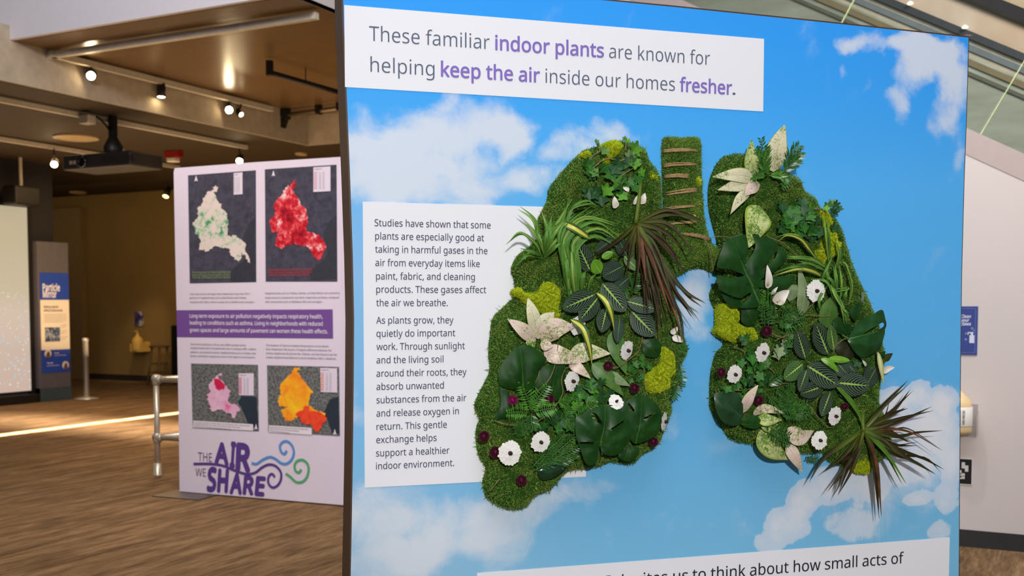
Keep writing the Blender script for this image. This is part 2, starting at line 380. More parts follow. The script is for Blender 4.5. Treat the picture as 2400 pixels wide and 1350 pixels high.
# pipes under the coffer
q0, q1 = atz(632, 170, 3.9), atz(800, 218, 3.9)
pe2 = empty('hanging_pipe', q0, 'dark pipe hung on thin rods under the brown coffer', 'pipe')
MB().tube([(0, 0, 0), q1-q0, (q1-q0)*1.6], 0.028, 10).obj('pipe', BLK, pe2, True); MB().lathe([(0.04, -0.03), (0.04, 0.12)], 10).obj('bracket', BLK, pe2)
MB().tube([(0, 0.6, 0), (0, 0.6, 0.16)], 0.006, 6).obj('rod', BLK, pe2)
q = aty(615, 277, 11.3); q2 = aty(800, 246, 11.3)
be = empty('rigging_bar', (q.x, 11.3, q.z), 'horizontal rigging bar with clamps in front of the cross beam', 'rigging bar')
STEEL = plain('dull_steel', (150, 132, 110), 0.3, 0.5, 0.7)
MB().tube([(0, 0, 0), (q2.x-q.x+1.5, 0, q2.z-q.z)], 0.03, 12).obj('bar', STEEL, be, True)
for f in (0.0, 0.32, 0.72, 0.98):
    x = (q2.x-q.x)*f; z = (q2.z-q.z)*f
    MB().box((x-0.03, -0.05, z-0.07), (x+0.03, 0.05, z+0.07)).obj('clamp', BLK, be, bevel=0.01)
x = (q2.x-q.x)*0.27; MB().box((x-0.04, -0.04, 0), (x+0.04, 0.04, 4.06-q.z)).prism([(x-0.09, -0.03, 0), (x+0.09, -0.03, 0), (x+0.02, -0.03, -0.16), (x-0.04, -0.03, -0.14)], (0, 0.06, 0)).obj('hanger', BLK, be)

# ------------------------------------------------------------------ left wall: screen and kiosk
SX = -13.86
def w2(x, y, X=SX): q = atx(x, y, X); return q
sc_b = w2(70, 915); sc_t = w2(60, 487)
def screenmat():
    t = NT('projection_screen'); c = t.coord(); v = t.n('ShaderNodeTexVoronoi'); v.inputs['Scale'].default_value = 17
    t.l(c, v.inputs['Vector']); sep = t.n('ShaderNodeSeparateXYZ'); t.l(c, sep.inputs[0])
    dens = t.ramp(t.math('ADD', t.math('MULTIPLY', sep.outputs[2], -0.42), t.math('ADD', t.math('MULTIPLY', t.noise(c, 2.2, 3), 1.2), 0.62)), [(0.42, (0, 0, 0, 1)), (0.75, (1, 1, 1, 1))])
    dot = t.math('MULTIPLY', t.math('LESS_THAN', v.outputs['Distance'], 0.22), dens)
    hue = t.ramp(t.noise(c, 6, 2), [(0.3, (0.25, 0.9, 0.85, 1)), (0.45, (0.4, 0.7, 1, 1)), (0.6, (1, 0.97, 0.75, 1)), (0.72, (1, 0.9, 0.95, 1))])
    base = t.ramp(t.math('MULTIPLY', sep.outputs[2], 0.4), [(0.0, lin((214, 186, 172))), (0.55, lin((216, 196, 178))), (0.66, lin((206, 190, 162))), (1.0, lin((196, 182, 152)))])
    em = t.mix(dot, base, hue); t.l(em, t.b.inputs['Emission Color']); t.b.inputs['Emission Strength'].default_value = 0.85
    return t.out(lin(60), 0.6)
se = empty('projection_screen', (SX, sc_b.y, 0), 'glowing cream projection screen with drifting coloured specks', 'projection screen')
MB().box((-0.0, -4.2, sc_b.z), (0.03, 0, sc_t.z)).obj('screen', screenmat(), se)
MB().box((-0.03, -4.25, sc_t.z), (0.06, 0.04, sc_t.z+0.05)).obj('top_bar', BLK, se)
MB().box((-0.03, 0.0, sc_b.z-0.05), (0.05, 0.06, sc_t.z)).obj('side_frame', BLK, se)
tag(MB().box((SX-0.02, sc_b.y-4.3, 0), (SX+0.12, sc_b.y+0.1, sc_b.z-0.05)).obj('low_plinth', plain('plinth_black', (22, 18, 16), 0.6), bevel=0.01), 'black low plinth running under the projection screen', 'plinth')
q = w2(47, 460, -13.6)
sp = empty('ceiling_speaker', (q.x, q.y, 3.65), 'black loudspeaker hung on a rod over the projection screen', 'speaker')
MB().box((-0.12, -0.22, q.z-3.65-0.14), (0.18, 0.22, q.z-3.65+0.14)).obj('cabinet', BLK, sp, bevel=0.03); MB().tube([(0, 0.02, q.z-3.52), (0, 0.02, 0)], 0.025, 8).obj('rod', TRACKM, sp)
# kiosk
KX = -13.72
k0 = atz(103, 943, 0); k1 = atz(176, 936, 0); kt = atx(168, 570, KX).z
ka, kb = k0.y-0.02, k1.y-0.02; kw = kb-ka
kk = empty('kiosk', (KX, ka, 0), 'grey free-standing exhibit kiosk with blue and white sign beside the screen', 'kiosk')
MB().box((-0.16, 0, 0), (0, kw, kt)).obj('column', plain('kiosk_grey', (92, 88, 96), 0.6), kk, bevel=0.008)
MB().box((-0.16, 0.0, 0.0), (0.004, kw+0.003, 0.21)).obj('plinth', plain('kiosk_plinth', (60, 74, 84), 0.6), kk)
def kz(y): return atx(135, y, KX).z
def kq(name, y0, y1, m, d=0.004, u0=0.06, u1=0.98): return MB().box((0, kw*u0, kz(y1)), (d, kw*u1, kz(y0))).obj(name, m, kk)
PBLUE = plain('sign_blue', (38, 70, 168), 0.5, var=0.02); PCREAM = plain('sign_cream', (236, 224, 206), 0.55, var=0.02); PW = plain('print_white', (244, 240, 244), 0.55, var=0.01); PDK = plain('print_dark', (60, 56, 66), 0.6, var=0.02)
b1 = kq('title_panel', 640, 703, PBLUE); b2 = kq('text_panel', 703, 819, PCREAM); b3 = kq('credits_panel', 819, 873, PBLUE)
kc = lambda p: (p[2], p[0], p[1])
t = Text(); t.line('Particle', kw*0.14, kz(682), kw*0.69, 0.105, 0.006, 0.02); t.line('Mirror', kw*0.14, kz(697.5), kw*0.58, 0.105, 0.006, 0.02); t.obj('title_lettering', PW, b1, kc)
t = Text(); t.line('Making special', kw*0.16, kz(721.5), kw*0.62, 0.036, 0.006, 0.015); t.line('effects interactive', kw*0.16, kz(730), kw*0.76, 0.036, 0.006, 0.015)
for i in range(5): t.line('stand before the screen and watch it move', kw*0.16, kz(738+i*4.3), kw*(0.88-0.1*(i == 4)), 0.013, 0.006)
for i in range(3): t.line('turn and wave', kw*0.68, kz(763+i*14), kw*0.9, 0.014, 0.006); t.line('step back', kw*0.68, kz(768+i*14), kw*0.84, 0.014, 0.006)
t.obj('lettering', PDK, b2, kc)
def picmat():
    t = NT('exhibit_photo'); f = t.noise(t.coord(), 9, 4, 0.6, 1.0)
    return t.out(t.ramp(f, [(0.35, lin((24, 26, 36))), (0.5, lin((70, 86, 120))), (0.62, lin((170, 176, 190))), (0.7, lin((60, 60, 70)))]), 0.5)
MB().box((0.004, kw*0.18, kz(800)), (0.008, kw*0.66, kz(767))).obj('photo', picmat(), b2)
t = Text(); t.line('The artist', kw*0.46, kz(829), kw*0.62, 0.022, 0.006, 0.01); t.line('makes worlds of light', kw*0.46, kz(834), kw*0.84, 0.016, 0.006); t.line('The team', kw*0.22, kz(851), kw*0.42, 0.022, 0.006, 0.01); t.line('built this exhibit', kw*0.22, kz(857), kw*0.62, 0.016, 0.006); t.obj('lettering', PW, b3, kc)
Ry = Matrix.Rotation(PI/2, 4, 'Y')
for u, y in ((0.26, 828), (0.82, 857)):
    o = MB().lathe([(0.062, 0.0), (0.062, 0.004)], 24, Matrix.Translation((0.004, kw*u, kz(y))) @ Ry).obj('portrait', plain('portrait_paper', (226, 214, 206), 0.5), b3)
    MB().lathe([(0.024, 0), (0.024, 0.003)], 16, Matrix.Translation((0.008, kw*u+0.004, kz(y)+0.012)) @ Ry).lathe([(0.038, 0), (0.038, 0.003)], 16, Matrix.Translation((0.008, kw*u, kz(y)-0.03)) @ Ry).obj('portrait_print', plain('portrait_tone', (110, 84, 74), 0.5), o)
# stanchion
q = atz(203, 935, 0)
st = empty('stanchion', q, 'chrome stanchion post on a round base beside the kiosk', 'stanchion')
CHROME = plain('chrome', (212, 208, 202), 0.25, 0.5, 0.55, var=0.02); h = aty(203, 792, q.y).z
MB().lathe([(0.045, 0.02), (0.045, h-0.05), (0.05, h-0.05), (0.05, h-0.005), (0.03, h)], 18).obj('post', CHROME, st, True)
MB().lathe([(0.19, 0), (0.19, 0.015), (0.06, 0.035), (0.05, 0.04)], 28).obj('base', CHROME, st, True)
# far wall things
q = aty(325, 746, 15.215); a = aty(316, 764, 15.2); b = aty(335, 730, 15.2)
def postmat():
    t = NT('far_poster_print'); f = t.noise(t.coord(), 5.5, 3, 0.6)
    return t.out(t.ramp(f, [(0.42, lin((52, 42, 104))), (0.52, lin((88, 80, 120))), (0.6, lin((190, 180, 176)))]), 0.6)
tag(MB().box((a.x, 15.2, a.z), (b.x, 15.215, b.z)).obj('wall_poster', postmat()), 'small purple poster on the far olive wall above the yellow bottle', 'poster')
# sanitiser bottles on wall brackets, one on the far wall and one on the near wall
def bottle(name, loc, label, s, tone, lotion, h=0.30):
    e = empty(name, loc, label, 'sanitizer bottle')
    w = 0.075*s
    MB().lathe([(w*0.95, 0.012), (w, 0.03), (w, h*0.5), (w*0.9, h*0.62), (w*0.4, h*0.76), (w*0.26, h*0.8), (w*0.26, h*0.86), (w*0.1, h*0.87)], 24).obj('body', lotion, e, True)
    MB().lathe([(w*0.2, h*0.86), (w*0.2, h*0.92), (w*0.09, h*0.92), (w*0.09, h*0.99), (w*0.16, h*0.99), (w*0.16, h*1.03)], 14).tube([(0, 0, h*1.01), (-w*0.2, -w*0.55, h*1.0)], w*0.09, 8).obj('pump', tone, e, True)
    return e
def bracket(name, loc, label, s, m):
    e = empty(name, loc, label, 'bottle holder'); w = 0.085*s
    g = MB().box((-w-0.006, -w*1.9, 0), (w+0.006, 0, 0.008)).box((-w-0.006, -w*1.9, 0.008), (-w, 0, 0.15)).box((w, -w*1.9, 0.008), (w+0.006, 0, 0.15)).box((-w, -w*1.9, 0.008), (w, -w*1.9+0.006, 0.05)).box((-w, -0.006, 0.008), (w, 0, 0.19))
    g.obj('tray', m, e); return e
YEL = plain('yellow_sanitizer', (232, 190, 96), 0.4, var=0.04); CRM = plain('cream_pump', (238, 226, 196), 0.4, var=0.02)
CLEAR = glass('clear_acrylic', (0.985, 0.99, 0.99), 1.12)
q = aty(320, 823, 15.0)
bracket('bottle_holder', (q.x+0.02, 15.2, q.z-0.01), 'yellowish bottle holder on the far olive wall', 1.55, YEL)
bottle('sanitizer_bottle', (q.x, 15.2-0.17, q.z), 'yellow pump bottle hung on the far olive wall under the purple poster', 1.45, YEL, YEL, 0.38)
lw = light('far_bottle_spot', 'SPOT', (q.x+1.5, 13.6, 3.5), (q.x, 15.1, q.z+0.1), 90, (1, 0.72, 0.36), 0.04, 26, 0.8)
# stool and cabinet
q = aty(374, 850, 14.6); hs = aty(374, 810, 14.6).z
se2 = empty('wooden_stool', (q.x, 14.6, 0), 'dark wooden stool standing against the far wall', 'stool')
WOOD = plain('stool_wood', (112, 88, 54), 0.55, var=0.15, scale=20)
MB().lathe([(0.17, hs-0.035), (0.18, hs-0.03), (0.18, hs-0.008), (0.165, hs)], 24).obj('seat', WOOD, se2, True)
for k in range(4):
    a = PI/4+k*PI/2; MB().tube([(0.22*math.cos(a), 0.22*math.sin(a), 0), (0.13*math.cos(a), 0.13*math.sin(a), hs-0.03)], 0.02, 8).obj('leg', WOOD, se2, True)
for z, f in ((0.24, 0.19), (0.4, 0.165)):
    for k in range(4):
        a = PI/4+k*PI/2; b = a+PI/2; MB().tube([(f*math.cos(a), f*math.sin(a), z), (f*math.cos(b), f*math.sin(b), z)], 0.012, 6).obj('rung', WOOD, se2)
q = aty(401, 800, 14.95); hc = aty(404, 763, 14.95).z
ce = empty('black_cabinet', (q.x, 14.95, 0), 'tall black cabinet half hidden by the banner at the far wall', 'cabinet')
MB().box((0, 0, 0), (1.1, 0.22, hc)).obj('body', plain('cabinet_black', (16, 13, 12), 0.5), ce, bevel=0.01); MB().box((0.03, -0.015, 0.05), (0.53, 0, hc-0.03)).obj('door', plain('cabinet_black', (16, 13, 12), 0.5), ce)

# railing of aluminium tube beside the banner
ALU = plain('satin_aluminium', (206, 198, 186), 0.3, 0.5, 0.5, var=0.04)
q = atz(370, 1114, 0); rh = aty(372, 889, q.y).z; rm = aty(372, 1025, q.y).z
re = empty('tube_railing', q, 'satin aluminium tube railing standing beside the banner', 'railing')
def post(x, y):
    MB().lathe([(0.024, 0), (0.024, rh)], 16, Matrix.Translation((x, y, 0))).obj('post', ALU, re, True)
    MB().lathe([(0.04, 0), (0.04, 0.01), (0.034, 0.012), (0.034, 0.1), (0.026, 0.11)], 16, Matrix.Translation((x, y, 0))).obj('foot', ALU, re, True)
    for z in (rm, rh):
        MB().lathe([(0.026, -0.05), (0.034, -0.045), (0.034, 0.03), (0.022, 0.04)], 16, Matrix.Translation((x, y, z))).lathe([(0.034, -0.03), (0.034, 0.055), (0.026, 0.06)], 16, Matrix.Translation((x, y, z)) @ Ry).obj('coupling', ALU, re, True)
post(0, 0); post(1.7, 0); post(0.35, 1.6)
for z in (rm, rh):
    MB().tube([(0, 0, z), (1.7, 0, z)], 0.024, 14).obj('rail', ALU, re, True); MB().tube([(0, 0, z), (0.35, 1.6, z)], 0.024, 14).obj('rail', ALU, re, True)

# ------------------------------------------------------------------ the banner with four maps
B0, B1 = atz(421, 1155, 0), atz(808, 1188, 0)
BA = math.atan2(B1.y-B0.y, B1.x-B0.x); BU = Vector((math.cos(BA), math.sin(BA), 0)); BN = Vector((BU.y, -BU.x, 0))
def BX(x, y, w=0.0):
    d = ray(x, y); o = Vector(B0)+BN*w; p = EYEV+d*((o-EYEV).dot(BN)/d.dot(BN))-Vector(B0); return Vector((p.dot(BU), p.z, w))
ban = empty('fabric_banner', B0, 'tall pale lilac fabric banner with four pollution maps and a swirl logo', 'banner', rz=BA)
BANF = plain('banner_fabric', (222, 213, 233), 0.8, 0.15, var=0.015, scale=6)
bo = [BX(*p) for p in ((421, 1154), (419, 1000), (415, 780), (410, 560), (407, 402))]+[BX(410, 394), BX(600, 380)]
wB = BX(803, 367).x+0.06; hB = bo[-1].y+0.0
bo += [Vector((wB, hB, 0)), Vector((wB, 0.012, 0))]
g = MB(); pl = [(p.x, 0, max(p.y, 0.012)) for p in bo]; g.prism(pl, (0, 0.035, 0)); g.obj('cover', BANF, ban)
MB().box((-0.09, -0.22, 0), (0.36, 0.26, 0.008)).obj('foot_plate', plain('foot_steel', (92, 80, 72), 0.4, 0.5, 0.5), ban, bevel=0.002)
BL = lambda p: (p[0], -p[2], p[1])
def patch(name, pts, mat, parent, w, conv=BX):
    P = [conv(*p) for p in pts]; return mesh_obj(name, [(p.x, -w, p.y) for p in P], [tuple(range(len(P)-1, -1, -1))], mat, parent)
def mapmat(name, stops, scale, extra=None, big=None):
    t = NT(name); c = t.coord(); f = t.noise(c, scale, 6, 0.7, 0.4)
    if big: f = t.math('ADD', t.math('MULTIPLY', f, 0.6), t.math('MULTIPLY', t.noise(c, big, 2), 0.4))
    return t.out(t.ramp(f, [(p, lin(k)) for p, k in stops]), 0.7, 0.15)
SLATE = mapmat('map_slate', [(0.35, (58, 58, 74)), (0.6, (76, 76, 92)), (0.72, (48, 48, 62))], 14)
HARB = plain('map_harbour', (44, 46, 60), 0.7, c2=(54, 56, 70), scale=20)
AER = mapmat('map_aerial', [(0.36, (62, 66, 70)), (0.5, (100, 104, 106)), (0.6, (134, 136, 136)), (0.7, (70, 74, 74))], 60)
SEA = plain('map_sea', (38, 50, 66), 0.7, scale=5); LEG = plain('map_legend', (222, 213, 233), 0.7, var=0.01); PWB = plain('print_pale', (230, 224, 238), 0.7, var=0.01)
W1 = 'map_panel'
def jag(pts, amp, k=5, seed=1):
    r = np.random.default_rng(seed); out = []
    for i in range(len(pts)):
        a = np.array(pts[i], float); b = np.array(pts[(i+1) % len(pts)], float)
        for j in range(k): out.append(tuple(a+(b-a)*j/k+(r.normal(0, amp, 2) if j else 0)))
    return out
z3 = lambda L: [(400+x/3.749, 360+y/3.75) for x, y in L]; z4 = lambda L: [(400+x/3.858, 680+y/3.857) for x, y in L]
m1 = patch(W1, [(441, 411), (600, 399), (601, 661), (445, 664)], SLATE, ban, 0.002)
m2 = patch(W1, [(621, 397), (789, 386), (791, 660), (623, 660)], SLATE, ban, 0.002)
m3 = patch(W1, [(448, 852), (605, 855), (607, 1011), (452, 1003)], AER, ban, 0.002)
m4 = patch(W1, [(626, 856), (795, 860), (797, 1022), (629, 1012)], AER, ban, 0.002)
tag(m1, 'dark map with a white and green district', None); tag(m2, 'dark map with a red district'); tag(m3, 'aerial map with a pink district'); tag(m4, 'aerial map with a yellow and red district')
def cdt_patch(name, pts, mat, parent, w):
    P = [BX(*p) for p in pts]; V, Fc = fill([(p.x, p.y) for p in P], 0.03)
    return mesh_obj(name, [(v[0], -w, v[1]) for v in V], [f[::-1] if False else f for f in Fc], mat, parent)
OUT1 = [(385,290),(420,295),(410,330),(385,350),(420,420),(445,440),(445,480),(490,520),(510,590),(500,680),(505,720),(560,720),(600,740),(640,770),(665,810),(660,850),(690,910),(700,960),(680,945),(650,890),(620,880),(630,910),(595,950),(570,930),(525,870),(515,830),(440,830),(390,815),(320,860),(250,845),(265,780),(250,720),(230,715),(195,620),(240,560),(235,480),(280,440),(300,390),(320,340),(370,320)]
WG = NT('map_white_green'); c = WG.coord(); f = WG.noise(c, 17, 6, 0.7); sp_ = WG.n('ShaderNodeSeparateXYZ'); WG.l(c, sp_.inputs[0])
zc = BX(490, 530).y; band = WG.math('SUBTRACT', 1.0, WG.math('ABSOLUTE', WG.math('MULTIPLY', WG.math('SUBTRACT', sp_.outputs[2], zc), 3.2)), clamp=True)
WG.out(WG.ramp(WG.math('ADD', WG.math('SUBTRACT', f, 0.09), WG.math('MULTIPLY', band, 0.17)), [(0.5, lin((222, 208, 206))), (0.58, lin((190, 205, 185))), (0.64, lin((110, 170, 130))), (0.72, lin((40, 130, 85)))]), 0.7, 0.15)
cdt_patch('district', jag(z3(OUT1), 1.5, 6, 2), WG.m, m1, 0.004)
RD = mapmat('map_red', [(0.38, (120, 16, 38)), (0.48, (200, 32, 48)), (0.54, (222, 90, 100)), (0.6, (240, 215, 220))], 20, big=4.0)
OUT2 = [(1080,240),(1110,250),(1100,290),(1070,310),(1110,380),(1130,400),(1140,440),(1180,470),(1200,540),(1205,620),(1190,680),(1250,690),(1310,720),(1350,780),(1370,830),(1340,880),(1330,920),(1290,935),(1250,890),(1215,820),(1160,810),(1090,790),(1030,810),(970,840),(920,810),(930,740),(940,690),(890,690),(870,590),(920,540),(910,470),(930,410),(990,350),(1010,300),(1050,290)]
cdt_patch('district', jag(z3(OUT2), 1.5, 6, 3), RD, m2, 0.004)
PK = mapmat('map_pink', [(0.4, (232, 196, 222)), (0.54, (222, 170, 206)), (0.62, (226, 110, 160)), (0.7, (214, 24, 80))], 12, big=5)
OUT3 = [(440,755),(465,750),(470,775),(430,780),(480,830),(510,880),(545,905),(530,940),(525,1010),(600,1040),(635,1080),(600,1100),(585,1150),(560,1155),(545,1110),(500,1110),(470,1080),(430,1080),(370,1095),(360,1040),(335,990),(335,940),(360,920),(345,860),(390,800),(420,770)]
cdt_patch('district', jag(z4(OUT3), 1.3, 6, 4), PK, m3, 0.004)
cdt_patch('hot_zone', jag(z4([(395,800),(440,800),(470,830),(500,860),(490,885),(440,910),(415,890),(400,850)]), 1.1, 6, 5), plain('map_crimson', (214, 20, 80), 0.7), m3, 0.006)
YO = mapmat('map_yellow', [(0.36, (250, 216, 40)), (0.5, (248, 176, 40)), (0.62, (244, 130, 36)), (0.7, (236, 100, 40))], 9, big=4)
OUT4 = [(1120,700),(1170,695),(1175,720),(1140,730),(1180,780),(1230,850),(1290,915),(1270,940),(1250,1040),(1330,1090),(1400,1110),(1395,1160),(1340,1200),(1260,1180),(1200,1140),(1130,1150),(1090,1195),(1030,1170),(1000,1080),(1060,1050),(990,1050),(970,970),(1000,940),(990,860),(1060,780),(1100,740)]
cdt_patch('district', jag(z4(OUT4), 1.3, 6, 6), YO, m4, 0.004)
cdt_patch('hot_zone', jag(z4([(1210,1050),(1255,1045),(1260,1090),(1330,1095),(1400,1130),(1415,1180),(1380,1200),(1360,1260),(1320,1285),(1290,1250),(1280,1200),(1240,1215),(1190,1200),(1180,1150),(1130,1130),(1150,1100),(1200,1090)]), 1.3, 6, 7), plain('map_hot_red', (232, 40, 36), 0.7, c2=(240, 90, 40), scale=22), m4, 0.006)
cdt_patch('harbour', jag(z3([(745,570),(748,1120),(530,1130),(520,1050),(570,990),(620,960),(680,900),(640,760),(660,680),(700,600)]), 1.0, 3, 8), HARB, m1, 0.003)
cdt_patch('harbour', jag(z3([(1460,540),(1465,1100),(1230,1110),(1230,1010),(1330,950),(1380,880),(1340,700),(1390,600)]), 1.0, 3, 9), HARB, m2, 0.003)
cdt_patch('harbour', jag(z4([(640,960),(780,965),(795,1270),(700,1200),(650,1080),(612,1020)]), 0.9, 3, 10), SEA, m3, 0.003)
cdt_patch('harbour', jag(z4([(1520,960),(1525,1310),(1460,1290),(1420,1170),(1385,1100),(1440,990)]), 0.9, 3, 12), SEA, m4, 0.003)
def legend(L, par, ink, z):
    o = patch('legend', z(L), LEG, par, 0.005); (x0, y0), (x1, y1) = z(L)[0], z(L)[2]
    g = MB(); n = 10
    for i in range(n):
        y = y0+(y1-y0)*(0.2+0.75*i/n); a = BX(x0+1, y+1.2); b = BX(x0+(x1-x0)*0.22, y); cc = BX(x0+(x1-x0)*0.34, y+1); d = BX(x0+(x1-x0)*0.75, y+0.2)
        g.box((a.x, -0.007, a.y), (b.x, -0.0055, b.y))
    g.obj('legend_swatch', ink, o); t = Text()
    for i in range(n):
        y = y0+(y1-y0)*(0.24+0.75*i/n); a = BX(x0+(x1-x0)*0.34, y); b = BX(x0+(x1-x0)*0.66, y); t.line('%d - %d' % (i*10, i*10+10), a.x, a.y, b.x, 0.006, 0.006)
    a = BX(x0+2, y0+(y1-y0)*0.1); b = BX(x1-2, y0+(y1-y0)*0.1); t.line('Legend', a.x, a.y, (a.x+b.x)/2, 0.008, 0.006); t.obj('legend_lettering', PDK, o, BL)
legend([(557,172),(634,165),(635,357),(557,362)], m1, plain('swatch_grey', (190, 190, 190), 0.7), z3)
legend([(1257,122),(1407,112),(1407,330),(1257,338)], m2, plain('swatch_red', (214, 80, 90), 0.7), z3)
legend([(617,752),(755,752),(755,952),(620,948)], m3, plain('swatch_pink', (222, 60, 110), 0.7), z4)
legend([(1355,702),(1508,706),(1510,926),(1360,920)], m4, plain('swatch_orange', (244, 130, 40), 0.7), z4)
def banner_text(name, lines, par, mat, w=0.003, bold=0.0, cap=None):
    t = Text()
    for s_, x0, y0, x1, y1, cp in lines:
        a = BX(x0, y0); b = BX(x1, y1); t.line(s_, a.x, (a.y+b.y)/2, b.x, cp*a.z if False else cp, w, bold)
    return t.obj(name, mat, par, BL)
banner_text('map_caption', [('Percent tree cover in the Mystic River Watershed', 452, 641, 541, 640, 0.017), ('Boston Harbor and the towns around it, per block', 452, 647, 541, 646, 0.017), ('Tree Cover, 2019 National Land Cover Database', 452, 653, 541, 652, 0.017)], m1, plain('ink_green', (150, 170, 110), 0.7), 0.006)
banner_text('map_caption', [('Impervious surface cover in the Mystic River Watershed', 631, 636, 733, 633.5, 0.017), ('Boston Harbor and the towns around it, per block', 631, 642, 731, 640, 0.017), ('Land Cover, 2019 National Land Cover Database', 631, 648, 725, 646, 0.017)], m2, plain('ink_red', (200, 60, 70), 0.7), 0.006)
for par, L, z in ((m3, [(208,1178),(748,1212),(750,1270),(205,1240)], z4), (m4, [(893,1220),(1278,1245),(1280,1308),(890,1282)], z4)):
    o = patch('caption_strip', z(L), PWB, par, 0.005); P = z(L); t = Text()
    for i in range(3):
        a = BX(P[0][0]+2, P[0][1]+5+i*4.2); b = BX(P[1][0]-8-i*22, P[1][1]+5+i*4.2); t.line('map data shown for the towns of the Mystic River Watershed', a.x, a.y, b.x, 0.009, 0.0065, v1=b.y)
    t.obj('caption_lettering', PDK, o, BL)
for par, (x, y), z in ((m1, (228, 225), z3), (m2, (907, 180), z3), (m3, (776, 1240), z4), (m4, (1488, 1288), z4)):
    L = [(x, y-34), (x+15, y+22), (x, y+10), (x-15, y+22)]; patch('north_arrow', z(L), PWB, par, 0.006)
banner_text('paragraph', [('Tree Cover across the Mystic River Watershed is less than 5% in', 445, 692, 586, 690, 0.014), ('portions of neighborhoods such as East Boston and Chelsea,', 445, 701, 578, 699, 0.014), ('compared with 26% or more in areas such as Medford and Lexington.', 445, 710.5, 597, 709.5, 0.014)], ban, PDK, 0.002)
banner_text('paragraph', [('Neighborhoods such as Chelsea, Everett, and East Boston are covered by', 622, 690, 797, 688.5, 0.014), ('large amounts of pavement and other impervious surfaces, compared', 622, 700, 795, 699, 0.014), ('with communities such as Middlesex Fells and Lexington.', 622, 709.5, 756, 709.5, 0.014)], ban, PDK, 0.002)
banner_text('paragraph', [('Fine Particle pollution in the air also differs greatly across', 447, 809.5, 576, 810.5, 0.014), ('neighborhoods within the watershed, due to roadway traffic, weather', 447, 818.5, 601, 819.5, 0.014), ('patterns, and industrial activity. Neighborhoods such as Chelsea, East', 447, 828, 600, 829.5, 0.014), ('Boston, and Woburn experience some of the highest concentrations.', 447, 837, 599, 839, 0.014)], ban, PDK, 0.002)
banner_text('paragraph', [('The Museum of Science modeled temperatures across Mystic', 624, 812, 771, 813, 0.014), ('River Watershed. We found a 10 degree difference between the', 624, 821, 777, 823, 0.014), ('hottest neighborhoods (Somerville, Chelsea, and East Boston) and the', 624, 830.5, 790, 833, 0.014), ('coolest neighborhoods (Belmont and the Middlesex Fells in Medford).', 624, 839.5, 788, 843, 0.014)], ban, PDK, 0.002)
PUR = plain('banner_purple', (112, 76, 152), 0.7, var=0.02)
bd = patch('purple_band', [(414, 727), (780, 725), (781, 793.5), (415.5, 790)], PUR, ban, 0.002)
banner_text('band_lettering', [('Long-term exposure to air pollution negatively impacts respiratory health,', 445, 745, 757, 746, 0.029), ('leading to conditions such as asthma. Living in neighborhoods with reduced', 445.5, 761, 757, 763, 0.029), ('green spaces and large amounts of pavement can worsen these health effects.', 445.5, 778, 769, 781, 0.029)], bd, PWB, 0.004, 0.012)
# logo
z5 = lambda x, y: BX(350+x/3.75, 860+y/3.75)
LG = plain('logo_purple', (88, 60, 140), 0.7, var=0.02); LB = plain('logo_blue', (82, 144, 214), 0.7, var=0.02); LGr = plain('logo_green', (84, 168, 112), 0.7, var=0.02)
def lt(name, s_, x0, y0, x1, y1, top, bold, mat, shear):
    a = z5(x0, y0); b = z5(x1, y1); cp = z5(x0, top).y-a.y; t = Text(); t.line(s_, a.x, a.y, b.x, cp, 0.002, bold, True, shear, v1=b.y); t.obj(name, mat, ban, BL)
LGD = plain('logo_ink', (82, 66, 104), 0.7, var=0.02)
lt('logo_word', 'THE', 430, 826, 553, 835, 750, 0.0, LGD, 0.0); lt('logo_word', 'WE', 408, 958, 498, 964, 888, 0.0, LGD, 0.0)
def letter(ch, L):
    V = [z5(*p) for p in L[0]]
    return V
lt('logo_word', 'A', 573, 836, 700, 860, 664, 0.048, LG, 0.05); lt('logo_word', 'I', 705, 872, 768, 880, 668, 0.05, LG, 0.18); lt('logo_word', 'R', 757, 898, 890, 912, 678, 0.048, LG, 0.08)
for ch, x0, y0, x1, y1, top in (('S', 505, 1082, 598, 1086, 892), ('H', 595, 1090, 705, 1097, 905), ('A', 705, 1105, 815, 1112, 938), ('R', 820, 1112, 920, 1118, 962), ('E', 925, 1122, 1028, 1130, 968)):
    lt('logo_word', ch, x0, y0, x1, y1, top, 0.048, LG, 0.14)
def swirl(pts, mat, r=0.0105):
    P = [z5(*p) for p in pts]; S = spline([(p.x, -0.003, p.y) for p in P], 70); g = MB()
    v = []; f = []
    for i, p in enumerate(S):
        t = (S[min(i+1, 69)]-S[max(i-1, 0)]).normalized(); n = Vector((-t.z, 0, t.x))*r; v += [p+n, p-n]
    g.add(v, [(2*i, 2*i+1, 2*i+3, 2*i+2) for i in range(69)]); g.obj('logo_swirl', mat, ban)
swirl([(390,852),(540,852),(650,868),(740,905),(850,940),(930,930),(990,885),(1050,858),(1110,870),(1155,920),(1160,980),(1135,1035),(1090,1060),(1055,1035),(1045,990),(1060,950),(1085,942),(1105,970)], LG)
swirl([(900,845),(945,852),(1000,815),(1060,792),(1110,808),(1160,845),(1210,850),(1255,810),(1272,750),(1255,690),(1215,655),(1175,660),(1150,695),(1160,745),(1190,765),(1210,735)], LB)
swirl([(1200,937),(1240,965),(1290,1010),(1345,1010),(1385,970),(1402,905),(1390,850),(1350,818),(1305,825),(1280,860),(1285,910),(1315,928),(1338,900)], LGr)

